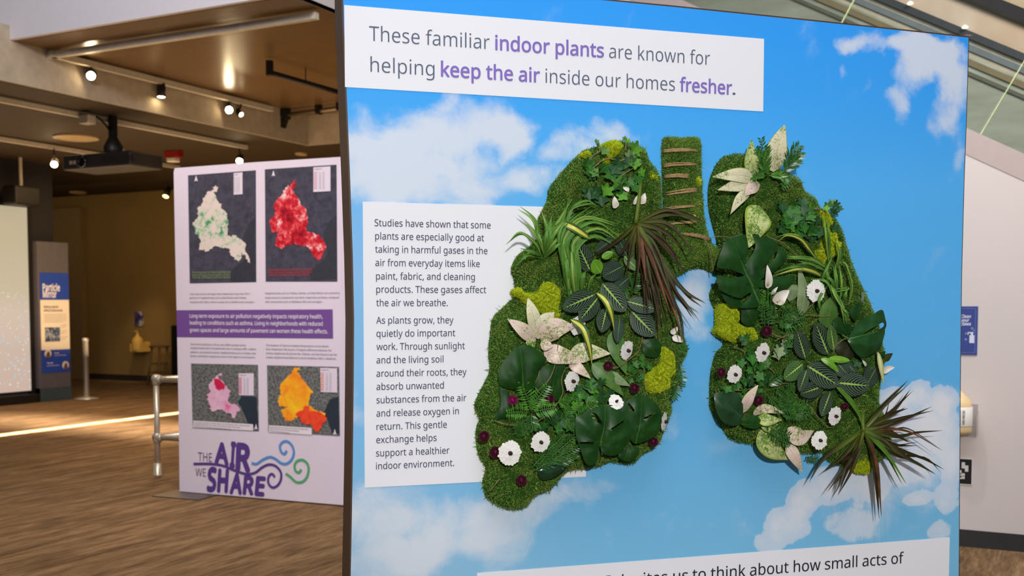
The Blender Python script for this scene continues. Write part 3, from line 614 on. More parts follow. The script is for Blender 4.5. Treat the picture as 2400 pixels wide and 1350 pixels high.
# ------------------------------------------------------------------ the big display stand
stand = empty('display_stand', ORG, 'tall fabric display stand printed with blue sky behind the plant lungs', 'display stand', rz=PA)
face_px = [(1118+0, 1600)]
L_ = [PX(x, y) for x, y in ((804, -20), (806, 60), (812, 205), (820, 400), (827, 600), (830, 750), (829, 900), (827, 1080), (824, 1250), (822, 1350))]
R_ = [PX(x, y) for x, y in ((2247, 1350), (2248, 1200), (2250, 900), (2253, 650), (2259, 420), (2264, 290), (2270, 88))]
T_ = [PX(x, y) for x, y in ((1900, 49), (1587, 17), (1430, 2))]
outl = [(p.x, p.y) for p in L_]+[(-0.006, 0.35), (-0.004, 0.03), (2.12, 0.03), (2.118, 0.3)]+[(p.x, p.y) for p in R_]+[(p.x, p.y) for p in T_]+[(0.4, 2.413), (0.1, 2.409), (-0.006, 2.405)]
def skymat():
    t = NT('printed_sky'); c = t.coord(); sp = t.n('ShaderNodeSeparateXYZ'); t.l(c, sp.inputs[0])
    n1 = t.noise(c, 4.6, 9, 0.64, 0.5); n2 = t.noise(c, 19, 5, 0.6)
    nz = t.n('ShaderNodeTexNoise'); nz.inputs['Scale'].default_value = 7.0; nz.inputs['Detail'].default_value = 5; t.l(c, nz.inputs['Vector'])
    wv = t.n('ShaderNodeVectorMath', _operation='MULTIPLY_ADD'); t.l(nz.outputs['Color'], wv.inputs[0]); wv.inputs[1].default_value = (0.2, 0, 0.2); wv.inputs[2].default_value = (-0.1, 0, -0.1)
    wc = t.n('ShaderNodeVectorMath', _operation='ADD'); t.l(c, wc.inputs[0]); t.l(wv.outputs[0], wc.inputs[1]); cw = wc.outputs[0]
    def blob(x, y, rx, ry, s, a=None, src=None):
        p = PX(x, y); m = t.n('ShaderNodeVectorMath', _operation='MULTIPLY_ADD')
        ix, iz = 1/(rx*MPX), 1/(ry*MPX)
        m.inputs[1].default_value = (ix, 0, iz); m.inputs[2].default_value = (-p.x*ix, 0, -p.y*iz); t.l(src or cw, m.inputs[0])
        ln = t.n('ShaderNodeVectorMath', _operation='DOT_PRODUCT'); t.l(m.outputs[0], ln.inputs[0]); t.l(m.outputs[0], ln.inputs[1])
        f = t.math('MULTIPLY_ADD', ln.outputs['Value'], -s, s, True)
        return f if a is None else t.math('MAXIMUM', t.math('MAXIMUM', f, a), t.math('MULTIPLY', t.math('ADD', f, a), 0.78))
    soft = None
    for b in ((890,330,110,75,.75),(880,400,140,90,.9),(1000,340,150,105,1),(1120,300,130,95,1),(1190,310,80,75,.85),(1060,430,200,70,.9),(1230,425,90,50,.5),(1430,315,70,50,.75),(1350,350,90,55,.65),(1320,430,60,40,.4),
              (2050,95,130,40,.7),(2170,105,140,50,.9),(2240,180,70,130,1.0),(2190,130,120,80,1.05),(2130,170,80,60,.75),(2105,235,55,50,.85),(1995,90,60,35,.55),(1982,160,24,34,.5),(2215,290,50,75,.55),(2250,350,30,60,.45),
              (880,1190,160,90,.75),(1010,1260,190,110,.85),(1170,1230,110,130,.8),(930,1320,170,80,.7),(1370,1150,120,45,.6),(1260,1170,90,60,.6),(840,960,40,80,.5),(1640,690,75,90,.85),(1630,770,60,60,.6),(1560,1000,60,40,.3),(2070,1120,260,190,.62),(2180,1040,120,150,.7),(2000,1330,400,30,.3)):
        soft = blob(*b, soft)
    hard = None; wv2 = t.n('ShaderNodeVectorMath', _operation='MULTIPLY_ADD'); t.l(wv.outputs[0], wv2.inputs[0]); wv2.inputs[1].default_value = (0.4, 0, 0.4); t.l(c, wv2.inputs[2])
    for b in ((2150,920,55,40,.9),(2215,935,55,50,.95),(2100,945,70,50,.9),(2180,1000,110,90,1),(2070,1010,90,80,.9),(2230,1080,50,110,.8),(1880,1170,60,60,.9),(1950,1140,80,70,.9),(2030,1130,90,80,.7),(1850,1230,80,60,.75),(2130,1100,90,60,.6),(2150,1170,60,30,.7),(1800,1275,60,35,.6),(2215,1170,50,50,.7),(2000,1230,120,60,.5),(2200,1240,60,40,.6)):
        hard = blob(*b, hard, wv2.outputs[0])
    S = t.math('ADD', t.math('MULTIPLY', soft, 0.85), t.math('MULTIPLY', t.math('SUBTRACT', n1, 0.5), 1.5))
    S = t.ramp(S, [(0.08, (0, 0, 0, 1)), (0.85, (0.86, 0.86, 0.86, 1))], 'EASE')
    H = t.math('ADD', t.math('MULTIPLY', hard, 1.0), t.math('MULTIPLY', t.math('SUBTRACT', t.math('ADD', t.math('MULTIPLY', n1, 0.6), t.math('MULTIPLY', n2, 0.4)), 0.5), 1.3))
    H = t.ramp(H, [(0.27, (0, 0, 0, 1)), (0.38, (0.55, 0.55, 0.55, 1)), (0.6, (0.62, 0.62, 0.62, 1)), (1.0, (0.96, 0.96, 0.96, 1))])
    blue = t.ramp(t.math('DIVIDE', sp.outputs[2], 2.41), [(0.25, lin((128, 196, 234))), (0.5, lin((98, 184, 240))), (0.78, lin((86, 182, 250))), (0.9, lin((62, 168, 252))), (1.0, lin((50, 160, 252)))])
    # the print pales towards its left border between the heading and the foot
    lf = t.math('MULTIPLY', t.ramp(sp.outputs[0], [(0.0, (1, 1, 1, 1)), (0.9, (0, 0, 0, 1))], 'EASE'), t.ramp(t.math('DIVIDE', sp.outputs[2], 2.41), [(0.2, (0.55, 0.55, 0.55, 1)), (0.45, (0.2, 0.2, 0.2, 1)), (0.66, (0.4, 0.4, 0.4, 1)), (0.86, (0, 0, 0, 1))]))
    blue = t.mix(lf, blue, lin((186, 208, 226)))
    col = t.mix(S, blue, lin((226, 232, 240))); col = t.mix(H, col, lin((232, 234, 240)))
    w = t.noise(c, 900, 2, 0.5); t.bump(w, 0.08, 0.001)
    return t.out(col, 0.75, 0.2)
V, Fc = fill(outl, 0.25)
fab = mesh_obj('sky_fabric', [(v[0], 0.0, v[1]) for v in V], Fc, skymat(), stand); fix_normals(fab)
FR = plain('frame_bronze_black', (84, 60, 46), 0.5, 0.3, var=0.05)
oc = np.array(outl); cen = np.array([1.05, 1.2]); sgn = np.sign(oc-cen)
grow = oc+np.stack([np.where(np.abs(oc[:, 0]-1.05) > 1.0, sgn[:, 0]*0.0045, 0), np.where(oc[:, 1] > 2.38, 0.005, np.where(oc[:, 1] < 0.05, -0.03, 0))], 1)
g = MB().prism([(p[0], 0.002, p[1]) for p in grow], (0, 0.145, 0)); g.obj('frame', FR, stand)
tag(MB().box((2.085, -0.0, 2.41), (2.125, 0.02, 2.414), Matrix.Identity(4)).obj('corner_hook', plain('hook_steel', (150, 146, 140), 0.3, 0.5, 0.8), stand), None)
PB = plain('panel_white', (240, 241, 247), 0.75, 0.2, var=0.006)
def board(name, a, b, d=0.0012): 
    return MB().box((a[0], -d, a[1]), (b[0], -0.0002, b[1])).obj(name, PB, stand)
hd = board('heading_panel', (-0.003, 2.112), (1.3265, 2.340)); bx = board('text_panel', (0.045, 0.968), (0.728, 1.791)); ft = board('foot_panel', (0.381, 0.42), (2.072, 0.693))
INK = plain('heading_ink', (88, 100, 122), 0.7, var=0.01); INKP = plain('heading_purple', (134, 112, 196), 0.7, var=0.01); INKB = plain('body_ink', (62, 68, 92), 0.7, var=0.01); INKF = plain('foot_ink', (24, 24, 38), 0.7, var=0.01)
def ptext(name, segs, par, mat, cap, base, bold=0.0):
    t = Text()
    for s_, x0, x1 in segs:
        t = Text(); k = base if isinstance(base, (list, tuple)) else None
        (xa, ya), (xb, yb) = base; y = lambda x: ya+(yb-ya)*(x-xa)/(xb-xa)
        a = PX(x0, y(x0)); b = PX(x1, y(x1)); vv = (PX(xa, ya).y+PX(xb, yb).y)/2
        t.line(s_, a.x, vv, b.x, cap, 0.0022, bold); t.obj(name, mat, par, LOC)
H1 = ((870, 98.2), (1662, 151)); H2 = ((868, 169), (1720, 222))
ptext('heading_lettering', [('These familiar', 865, 1147), ('are known for', 1427, 1663)], hd, INK, 0.0415, H1, -0.004); ptext('heading_lettering', [('helping', 868, 1018), ('inside our homes', 1278, 1581), ('.', 1716, 1723)], hd, INK, 0.0415, H2, -0.004)
ptext('highlighted_lettering', [('indoor plants', 1160, 1415)], hd, INKP, 0.0415, H1, 0.016); ptext('highlighted_lettering', [('keep the air', 1033, 1265), ('fresher', 1592, 1715)], hd, INKP, 0.0415, H2, 0.016)
BODY = [('Studies have shown that some', 877.6, 1149.5, 530), ('plants are especially good at', 879, 1134, 561), ('taking in harmful gases in the', 879, 1142, 592), ('air from everyday items like', 879.5, 1124, 623.5), ('paint, fabric, and cleaning', 881, 1112.5, 655), ('products. These gases affect', 881.5, 1139, 686), ('the air we breathe.', 881.5, 1049, 717.5),
        ('As plants grow, they', 881.4, 1062.5, 758.6), ('quietly do important', 882, 1066.5, 789.5), ('work. Through sunlight', 882, 1089, 820.5), ('and the living soil', 882, 1039, 851.7), ('around their roots, they', 882, 1093, 883), ('absorb unwanted', 882, 1040, 914), ('substances from the air', 882, 1092.5, 945.3), ('and release oxygen in', 882, 1075, 976.4), ('return. This gentle', 882, 1047, 1007.8), ('exchange helps', 881.5, 1023, 1038.6), ('support a healthier', 881, 1053, 1069.8), ('indoor environment.', 881, 1064, 1100)]
for nm, LL in (('paragraph', BODY[:7]), ('paragraph', BODY[7:])):
    t = Text()
    for s_, x0, x1, y in LL:
        a = PX(x0, y); b = PX(x1, y); t.line(s_, a.x, a.y, b.x, 0.0196, 0.0022, 0.004)
    t.obj(nm, INKB, bx, LOC)
FB = ((1665, 1352), (2117, 1324)); ptext('foot_lettering', [('It invites us', 1420, 1612), ('to think about how small acts of', 1622, 2117)], ft, INKF, 0.0375, FB, 0.002)

# ------------------------------------------------------------------ moss lungs
def mossmat(name, cols, sc=11):
    t = NT(name); c = t.coord(); g = t.n('ShaderNodeNewGeometry'); n = t.noise(c, sc, 4, 0.6, 0.5); n3 = t.noise(c, 60, 3)
    f = t.math('ADD', t.math('MULTIPLY', g.outputs['Random Per Island'], 0.42), t.math('ADD', t.math('MULTIPLY', n, 0.55), t.math('MULTIPLY', n3, 0.15)))
    return t.out(t.ramp(f, [(p, lin(k)) for p, k in cols]), 0.75, 0.2)
MOSS = mossmat('sheet_moss', [(0.28, (32, 64, 20)), (0.40, (60, 108, 34)), (0.52, (92, 140, 50)), (0.64, (130, 168, 74)), (0.75, (146, 152, 66)), (0.85, (134, 112, 50))])
MOSSB = plain('moss_base', (48, 80, 26), 0.95, 0.1, scale=40, c2=(34, 60, 18))
REIN = mossmat('reindeer_moss', [(0.3, (146, 160, 14)), (0.55, (188, 204, 28)), (0.8, (210, 222, 60))], 30)
HGT = {}
def dome(d, hgt, rad): x = np.clip(d/rad, 0, 1); return hgt*np.sqrt(np.clip(1-(1-x)**2, 0, 1))
def blades_mesh(P, nrm, L, wd, spread=1.3):
    n = len(P); d = nrm*0.75+RNG.normal(0, spread, (n, 3))*0.6; d /= np.linalg.norm(d, axis=1)[:, None]
    s = np.cross(d, RNG.normal(0, 1, (n, 3))); s /= np.linalg.norm(s, axis=1)[:, None]
    ln = (L*RNG.uniform(0.5, 1.25, n)*np.where(RNG.uniform(0, 1, n) > 0.985, 2.6, 1.0))[:, None]; w = wd*RNG.uniform(0.6, 1.4, (n, 1))
    bend = RNG.normal(0, 0.3, (n, 3))*ln
    v = np.stack([P-s*w, P+s*w, P+d*ln*0.55+s*w*0.9, P+d*ln+bend*0.5], 1).reshape(-1, 3)
    k = np.arange(n)*4; f = np.stack([np.stack([k, k+1, k+2], 1), np.stack([k, k+2, k+3], 1)], 1).reshape(-1, 3)
    return v, f
def big_mesh(name, v, f, mat, parent):
    me = bpy.data.meshes.new(name); me.vertices.add(len(v)); me.vertices.foreach_set('co', v.astype(np.float32).ravel())
    me.loops.add(f.size); me.loops.foreach_set('vertex_index', f.astype(np.int32).ravel()); me.polygons.add(len(f))
    me.polygons.foreach_set('loop_start', (np.arange(len(f))*3).astype(np.int32)); me.polygons.foreach_set('loop_total', np.full(len(f), 3, np.int32))
    me.update(); me.validate(); me.materials.append(mat); o = bpy.data.objects.new(name, me); COL.objects.link(o)
    if parent: o.parent = parent
    return o
def uvpoly(px, w=0.015): return np.array([tuple(PX(x, y, w))[:2] for x, y in px])
def mound(name, poly, hgt, rad, base_uv, label, cat, nb, L=0.0064, wd=0.00065, mm=MOSS, mb=MOSSB, lump=0.008, w0=0.0, ground=None, lf=1.0, res=0.022):
    """a moss-covered pad on the panel: a domed foam core and a pelt of fine blades"""
    u0, v0 = base_uv; o = empty(name, world(u0, v0, 0), label, cat, rz=PA)
    V, Fc = fill(poly, min(res, rad*0.5)); bd = edge_dist(poly, V); h = dome(bd, hgt, rad)
    hh = lambda p, d: dome(d, hgt, rad)+lump*np.sin(p[:, 0]*61*lf+2*np.sin(p[:, 1]*37*lf))*np.cos(p[:, 1]*53*lf+np.sin(p[:, 0]*41*lf))*np.clip(d/rad, 0, 1)
    gz = (lambda p: ground(p)) if ground else (lambda p: 0*p[:, 0])
    z = hh(V, bd)+gz(V)+w0; n = len(poly)
    vs = [(a[0]-u0, -zz, a[1]-v0) for a, zz in zip(V, z)]; k = len(vs); vs += [(a[0]-u0, -max(0.0, w0-0.03), a[1]-v0) for a in V[:n]]
    fs = list(Fc)+[(i, (i+1) % n, k+(i+1) % n, k+i) for i in range(n)]
    core = mesh_obj('foam_core', vs, fs, mb, o, True); fix_normals(core)
    lo, hi = poly.min(0), poly.max(0); P = RNG.uniform(lo, hi, (int(nb*2.6), 2)); P = P[inside(poly, P)][:nb]
    d = edge_dist(poly, P); e = 0.004
    f0 = hh(P, d); px_ = P+[e, 0]; py_ = P+[0, e]
    gx = (hh(px_, edge_dist(poly, px_)*np.where(inside(poly, px_), 1, 0))-f0)/e; gy = (hh(py_, edge_dist(poly, py_)*np.where(inside(poly, py_), 1, 0))-f0)/e
    nr = np.stack([-np.clip(gx, -3, 3), -np.ones(len(P)), -np.clip(gy, -3, 3)], 1); nr /= np.linalg.norm(nr, axis=1)[:, None]
    Q = np.stack([P[:, 0]-u0, -(f0+gz(P)+w0), P[:, 1]-v0], 1)
    # rim blades down the side wall
    seg = np.roll(poly, -1, 0)-poly; ln = np.linalg.norm(seg, axis=1); m = int(ln.sum()*(1400*(hgt/0.06) if not w0 else 5200)); i = RNG.choice(n, m, p=ln/ln.sum()); tt = RNG.uniform(0, 1, m)[:, None]
    E = poly[i]+seg[i]*tt; out = np.stack([seg[i][:, 1], -seg[i][:, 0]], 1); out /= np.linalg.norm(out, axis=1)[:, None]+1e-9
    area = 0.5*np.sum(poly[:, 0]*np.roll(poly[:, 1], -1)-np.roll(poly[:, 0], -1)*poly[:, 1]); out *= np.sign(area)
    zz = RNG.uniform(-0.03 if w0 else 0, hgt*0.45, m)
    Q2 = np.stack([E[:, 0]-u0, -(zz+gz(E)+w0), E[:, 1]-v0], 1); n2 = np.stack([out[:, 0], -0.25*np.ones(m), out[:, 1]-0.2], 1)
    v, f = blades_mesh(np.concatenate([Q, Q2]), np.concatenate([nr, n2]), L, wd)
    pelt = big_mesh('moss_pelt', v, f, mm, o); pelt['kind'] = 'stuff'
    return o, hh
LL = [(1400,345),(1440,331),(1480,336),(1507,348),(1520,378),(1541,407),(1548,445),(1547,520),(1550,570),(1570,600),(1584,640),(1578,690),(1590,760),(1608,822),(1590,862),(1592,900),(1568,930),(1572,960),(1556,1002),(1540,1040),(1502,1066),(1478,1086),(1430,1082),(1395,1094),(1340,1100),(1318,1112),(1288,1146),(1252,1162),(1230,1188),(1195,1193),(1160,1180),(1140,1163),(1133,1130),(1140,1098),(1124,1070),(1117,1030),(1119,1000),(1125,985),(1114,955),(1120,932),(1136,900),(1149,870),(1147,830),(1150,790),(1158,745),(1190,712),(1210,690),(1206,655),(1200,630),(1214,600),(1240,580),(1262,556),(1261,520),(1275,490),(1285,468),(1289,443),(1305,420),(1322,400),(1345,375),(1370,354)]
RL = [(1706,364),(1742,362),(1775,372),(1830,398),(1868,418),(1880,445),(1905,462),(1918,488),(1945,502),(1966,532),(1975,562),(1990,612),(2008,655),(2026,692),(2040,722),(2055,762),(2066,830),(2060,890),(2055,940),(2078,1000),(2080,1050),(2050,1085),(1985,1092),(1940,1078),(1928,1060),(1880,1062),(1830,1055),(1790,1045),(1760,1040),(1716,1030),(1700,1010),(1685,985),(1668,960),(1667,930),(1669,880),(1681,830),(1698,810),(1690,780),(1684,740),(1668,702),(1669,682),(1684,655),(1688,610),(1682,560),(1674,530),(1665,490),(1664,440),(1674,402),(1688,378)]
WP = [(1556,330),(1575,322),(1600,324),(1622,322),(1640,330),(1642,400),(1646,470),(1652,530),(1668,572),(1690,592),(1690,640),(1662,634),(1640,626),(1612,632),(1590,644),(1560,640),(1550,600),(1552,560),(1558,500),(1556,420)]
pl, pr, pw = (smooth_loop(uvpoly(p), 4) for p in (LL, RL, WP))
mound('moss_lung', pl, 0.062, 0.05, (PX(1350, 800).x, PX(1350, 800).y), 'broad moss-covered lung beside the white text panel, planted with spider plants', 'moss lung', 190000)
mound('moss_lung', pr, 0.062, 0.05, (PX(1850, 760).x, PX(1850, 760).y), 'moss-covered lung under the split-leaf philodendron, nearer the white wall', 'moss lung', 150000)
wp, _ = mound('moss_windpipe', pw, 0.055, 0.06, (PX(1600, 480).x, PX(1600, 480).y), 'mossy windpipe between the two lungs wound with brown twine', 'windpipe', 52000, lump=0.003)
TW = plain('jute_twine', (178, 150, 108), 0.9, 0.1, scale=120, c2=(136, 108, 72)); b0 = PX(1600, 480)
for x0, y0, x1, y1, sg in ((1556,354,1641,357,1),(1557,388,1640,387,1),(1558,413,1622,417,2),(1562,455,1640,445,2),(1556,491,1640,482,2),(1566,527,1640,520,2),(1570,545,1668,562,2)):
    g = MB()
    for k in range(6):
        dy = RNG.uniform(-3.5, 3.5); dy1 = RNG.uniform(-3.5, 3.5); P = []
        for i in range(13):
            f = i/12; p = PX(x0+(x1-x0)*f, y0+dy+(y1+dy1-y0-dy)*f+1.3*math.sin(f*PI)*(-1)**k, 0.03); w = 0.012+0.052*math.sin(PI*min(max(f, 0.02), 0.98))**0.5
            P.append(LOC((p.x-b0.x, p.y-b0.y, w)))
        g.tube(P, 0.0018, 6)
    g.obj('twine', TW, wp, True)
def rein(px, label, hgt=0.03, nb=7000, lo=0.045):
    poly = smooth_loop(uvpoly(px, 0.07), 3); c = poly.mean(0)
    o, _ = mound('reindeer_moss', poly, hgt, 0.025, (c[0], c[1]), label, 'moss clump', int(nb*1.8), 0.0036, 0.0011, REIN, plain('reindeer_base', (140, 154, 24), 0.9, 0.1, scale=50, c2=(124, 136, 14)), 0.008, lo, None, 4.0, 0.006)
    return o
q3 = lambda L: [(1160+x/4.5, 560+y/4.5) for x, y in L]; q4 = lambda L: [(1400+x/4.5, 560+y/4.5) for x, y in L]; q5 = lambda L: [(1100+x/4.5, 780+y/4.5) for x, y in L]; q6 = lambda L: [(1340+x/4.5, 780+y/4.5) for x, y in L]; q1 = lambda L: [(1160+x/3.97, 290+y/3.97) for x, y in L]
r1 = lambda L: [(1640+x/4.5, 280+y/4.5) for x, y in L]; r2 = lambda L: [(1800+x/4.5, 440+y/4.5) for x, y in L]; r3 = lambda L: [(1640+x/4.5, 540+y/4.5) for x, y in L]; r4 = lambda L: [(1820+x/4.5, 680+y/4.5) for x, y in L]; r5 = lambda L: [(1640+x/3.97, 780+y/3.97) for x, y in L]; r6 = lambda L: [(1860+x/3.75, 860+y/3.75) for x, y in L]
rein(q3([(220,545),(290,520),(330,570),(440,540),(480,500),(540,450),(620,440),(700,510),(710,620),(700,780),(740,850),(640,860),(520,810),(430,760),(390,780),(310,640),(235,600)]), 'lime reindeer moss spreading above the pink aglaonema', nb=9000)
rein(q6([(950,150),(1000,140),(1060,180),(1100,240),(1110,420),(1060,480),(1050,590),(960,640),(830,640),(760,570),(720,500),(760,430),(900,350),(930,250)]), 'lime reindeer moss patch on the inner edge above two dark split leaves', nb=9000)
rein(q1([(1005,220),(1060,165),(1150,150),(1200,190),(1180,260),(1110,330),(1050,385),(1000,350),(1040,290)]), 'yellow-green reindeer moss on the crown among the ivy', nb=5000)
rein(q1([(830,280),(870,250),(905,265),(900,300),(850,305)]), 'tiny yellow reindeer moss tuft left of the ivy crown', 0.02, 1600)
rein([(1515,402),(1530,396),(1547,412),(1544,428),(1522,424)], 'olive reindeer moss tuft by the top edge nearest the windpipe', 0.02, 1600)
rein([(1636,418),(1648,416),(1650,430),(1640,434)], 'tiny yellow moss tuft stuck to the side of the windpipe', 0.015, 700)
rein(r2([(560,250),(640,240),(690,330),(740,460),(760,560),(800,580),(770,650),(740,720),(640,760),(600,820),(520,750),(480,650),(550,600),(570,420)]), 'long lime moss strip down the outer edge behind the spider plant', nb=8000)
rein(r3([(250,800),(330,780),(420,820),(440,950),(420,975),(560,1000),(620,1090),(630,1150),(540,1170),(400,1180),(290,1140),(220,1090),(210,1060),(240,1000)]), 'lime reindeer moss below the large split-leaf philodendron', nb=9000)
rein(r6([(480,800),(560,750),(780,760),(830,800),(770,860),(745,900),(720,950),(630,950),(600,930),(580,880),(500,850)]), 'lime reindeer moss under the drooping dark dracaena at the bottom tip', nb=7000, lo=0.02)

# ------------------------------------------------------------------ leaves
def uvlf(t):
    c = t.n('ShaderNodeUVMap'); s = t.n('ShaderNodeSeparateXYZ'); t.l(c.outputs[0], s.inputs[0])
    a = t.math('MULTIPLY', t.math('ABSOLUTE', t.math('SUBTRACT', s.outputs[0], 0.5)), 2.0); return s.outputs[0], s.outputs[1], a
def leafmat(name, dark, lightc, mid=None, veins=0, rough=0.35, midw=0.06, spec=0.45, veinc=None, veinw=0.14, mottled=None, edge=None, stripe=None, curve=0.5, base=None):
    t = NT(name); x, y, a = uvlf(t); c = t.coord(); n = t.noise(c, 26, 4, 0.6)
    col = t.mix(t.ramp(n, [(0.35, (0, 0, 0, 1)), (0.68, (1, 1, 1, 1))]), lin(dark), lin(lightc))
    if mottled:
        m = t.noise(c, mottled[2], 5, 0.75, 0.8); m2 = t.noise(c, 14, 2)
        f = t.ramp(t.math('ADD', m, t.math('ADD', t.math('MULTIPLY', t.math('SUBTRACT', m2, 0.5), 0.5), t.math('MULTIPLY', a, mottled[3]))), [(mottled[1]-0.03, (0, 0, 0, 1)), (mottled[1]+0.05, (1, 1, 1, 1))])
        col = t.mix(f, col, lin(mottled[0]))
    if stripe: col = t.mix(t.ramp(a, [(stripe[1]-0.06, (1, 1, 1, 1) if stripe[2] else (0, 0, 0, 1)), (stripe[1]+0.06, (0, 0, 0, 1) if stripe[2] else (1, 1, 1, 1))]), col, lin(stripe[0]))
    if veins:
        ph = t.math('ADD', t.math('MULTIPLY', y, float(veins)), t.math('MULTIPLY', t.math('POWER', a, 1.6), -curve*veins))
        tri = t.math('ABSOLUTE', t.math('SUBTRACT', t.math('FRACT', ph), 0.5))
        f = t.math('MULTIPLY', t.math('LESS_THAN', tri, veinw*0.5), t.math('LESS_THAN', a, 0.93))
        col = t.mix(f, col, lin(veinc))
    if mid:
        w = t.math('ADD', midw, t.math('MULTIPLY', t.math('ABSOLUTE', t.math('SUBTRACT', t.math('FRACT', t.math('MULTIPLY', y, 9.0)), 0.5)), midw*1.3 if veins else 0.0))
        w = t.math('MULTIPLY', w, t.math('SUBTRACT', 1.15, y)); col = t.mix(t.math('LESS_THAN', a, w), col, lin(mid))
    if edge: col = t.mix(t.ramp(a, [(edge[1], (0, 0, 0, 1)), (min(edge[1]+0.1, 1), (1, 1, 1, 1))]), col, lin(edge[0]))
    if base: col = t.mix(t.ramp(y, [(base[1], (1, 1, 1, 1)), (base[2], (0, 0, 0, 1))]), col, lin(base[0]))
    t.bump(n, 0.06, 0.003); return t.out(col, rough, spec)
M_MAR = leafmat('prayer_leaf', (18, 34, 24), (30, 52, 36), (150, 188, 84), 9, 0.45, 0.075, 0.25, (160, 184, 148), 0.11)
M_MAR2 = leafmat('prayer_leaf_young', (44, 76, 30), (66, 104, 44), (168, 204, 96), 9, 0.45, 0.07, 0.25, (156, 190, 130), 0.12)
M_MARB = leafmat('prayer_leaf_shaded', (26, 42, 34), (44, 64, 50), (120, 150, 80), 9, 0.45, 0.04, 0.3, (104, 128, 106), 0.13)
M_LIME = leafmat('lime_leaf', (84, 138, 30), (118, 172, 44), (150, 196, 80), 0, 0.4)
M_AGP = leafmat('aglaonema_pink', (232, 204, 196), (222, 208, 180), (150, 160, 96), 0, 0.45, 0.025, mottled=((120, 138, 62), 0.585, 150, 0.02), edge=((150, 160, 84), 0.93))
M_AGW = leafmat('aglaonema_white', (222, 214, 176), (232, 228, 200), (146, 160, 82), 0, 0.45, 0.025, mottled=((124, 146, 60), 0.545, 170, -0.02), edge=((126, 154, 60), 0.88))
M_AGG = leafmat('aglaonema_green', (188, 200, 120), (206, 212, 160), (110, 146, 52), 0, 0.45, 0.03, mottled=((96, 134, 40), 0.50, 120, 0.0), edge=((140, 164, 54), 0.8))
M_SPI = leafmat('spider_leaf', (78, 128, 46), (106, 156, 62), None, 0, 0.5, spec=0.25, stripe=((156, 176, 84), 0.3, True))
M_SPG = leafmat('spider_leaf_green', (62, 112, 40), (92, 146, 56), None, 0, 0.5, spec=0.25, stripe=((100, 142, 60), 0.4, True))
M_SPY = leafmat('striped_leaf', (54, 90, 30), (80, 116, 40), None, 0, 0.35, stripe=((206, 200, 84), 0.45, True))
M_SPC = leafmat('cream_blade', (150, 160, 90), (190, 190, 130), None, 0, 0.4, stripe=((206, 206, 150), 0.5, True))
M_DRA = leafmat('dracaena_maroon', (38, 22, 14), (72, 42, 24), None, 0, 0.5, spec=0.15, stripe=((52, 50, 26), 0.5, True), base=((74, 84, 26), 0.05, 0.5))
M_DRO = leafmat('dracaena_orange', (66, 40, 24), (118, 72, 42), None, 0, 0.5, spec=0.25)
M_DRG = leafmat('dracaena_olive', (38, 48, 18), (60, 70, 26), None, 0, 0.45, spec=0.3, edge=((62, 34, 24), 0.6), base=((92, 112, 34), 0.05, 0.45))
M_DRV = leafmat('dracaena_green', (62, 104, 28), (92, 136, 42), None, 0, 0.35)
M_MON = leafmat('monstera_leaf', (18, 56, 15), (28, 74, 22), (62, 106, 44), 0, 0.42, 0.018, 0.3)
M_PHI = leafmat('philodendron_leaf', (16, 54, 10), (26, 72, 14), (66, 114, 40), 0, 0.5, 0.016, 0.25)
M_DIE = leafmat('dieffenbachia_leaf', (70, 112, 44), (96, 134, 62), (120, 150, 84), 0, 0.45, 0.02)
M_PALE = leafmat('pale_leaf', (120, 142, 98), (150, 168, 128), (170, 184, 150), 0, 0.7, 0.03, 0.1)
M_IVY = leafmat('ivy_leaf', (38, 92, 30), (62, 122, 42), (120, 150, 90), 0, 0.5, 0.03, 0.25)
M_IVYL = leafmat('ivy_leaf_bright', (74, 138, 34), (104, 168, 52), (140, 180, 90), 0, 0.5, 0.03, 0.25)
M_IVYD = leafmat('ivy_leaf_dark', (28, 72, 34), (50, 94, 50), (90, 120, 80), 0, 0.5, 0.03, 0.25)
M_SPA = leafmat('spathe_white', (226, 218, 204), (240, 234, 224), (206, 206, 170), 0, 0.5, 0.02)
M_FRN = leafmat('palm_frond', (54, 112, 32), (90, 150, 52), None, 0, 0.35)
M_FRD = leafmat('palm_frond_dark', (36, 84, 30), (64, 114, 46), None, 0, 0.3)
PET = leafmat('petal_white', (240, 238, 230), (248, 247, 243), None, 0, 0.6, spec=0.2); EYE_D = plain('gerbera_eye', (34, 16, 18), 0.8, c2=(60, 30, 26), scale=300)
MAR = plain('button_maroon', (92, 10, 44), 0.6, c2=(58, 6, 28), scale=160); MARP = plain('button_magenta', (150, 24, 96), 0.6, c2=(100, 10, 60), scale=160)
STEM = plain('stem_green', (72, 108, 42), 0.5); TWIG = plain('twig_brown', (150, 130, 88), 0.7, c2=(92, 74, 46), scale=60)

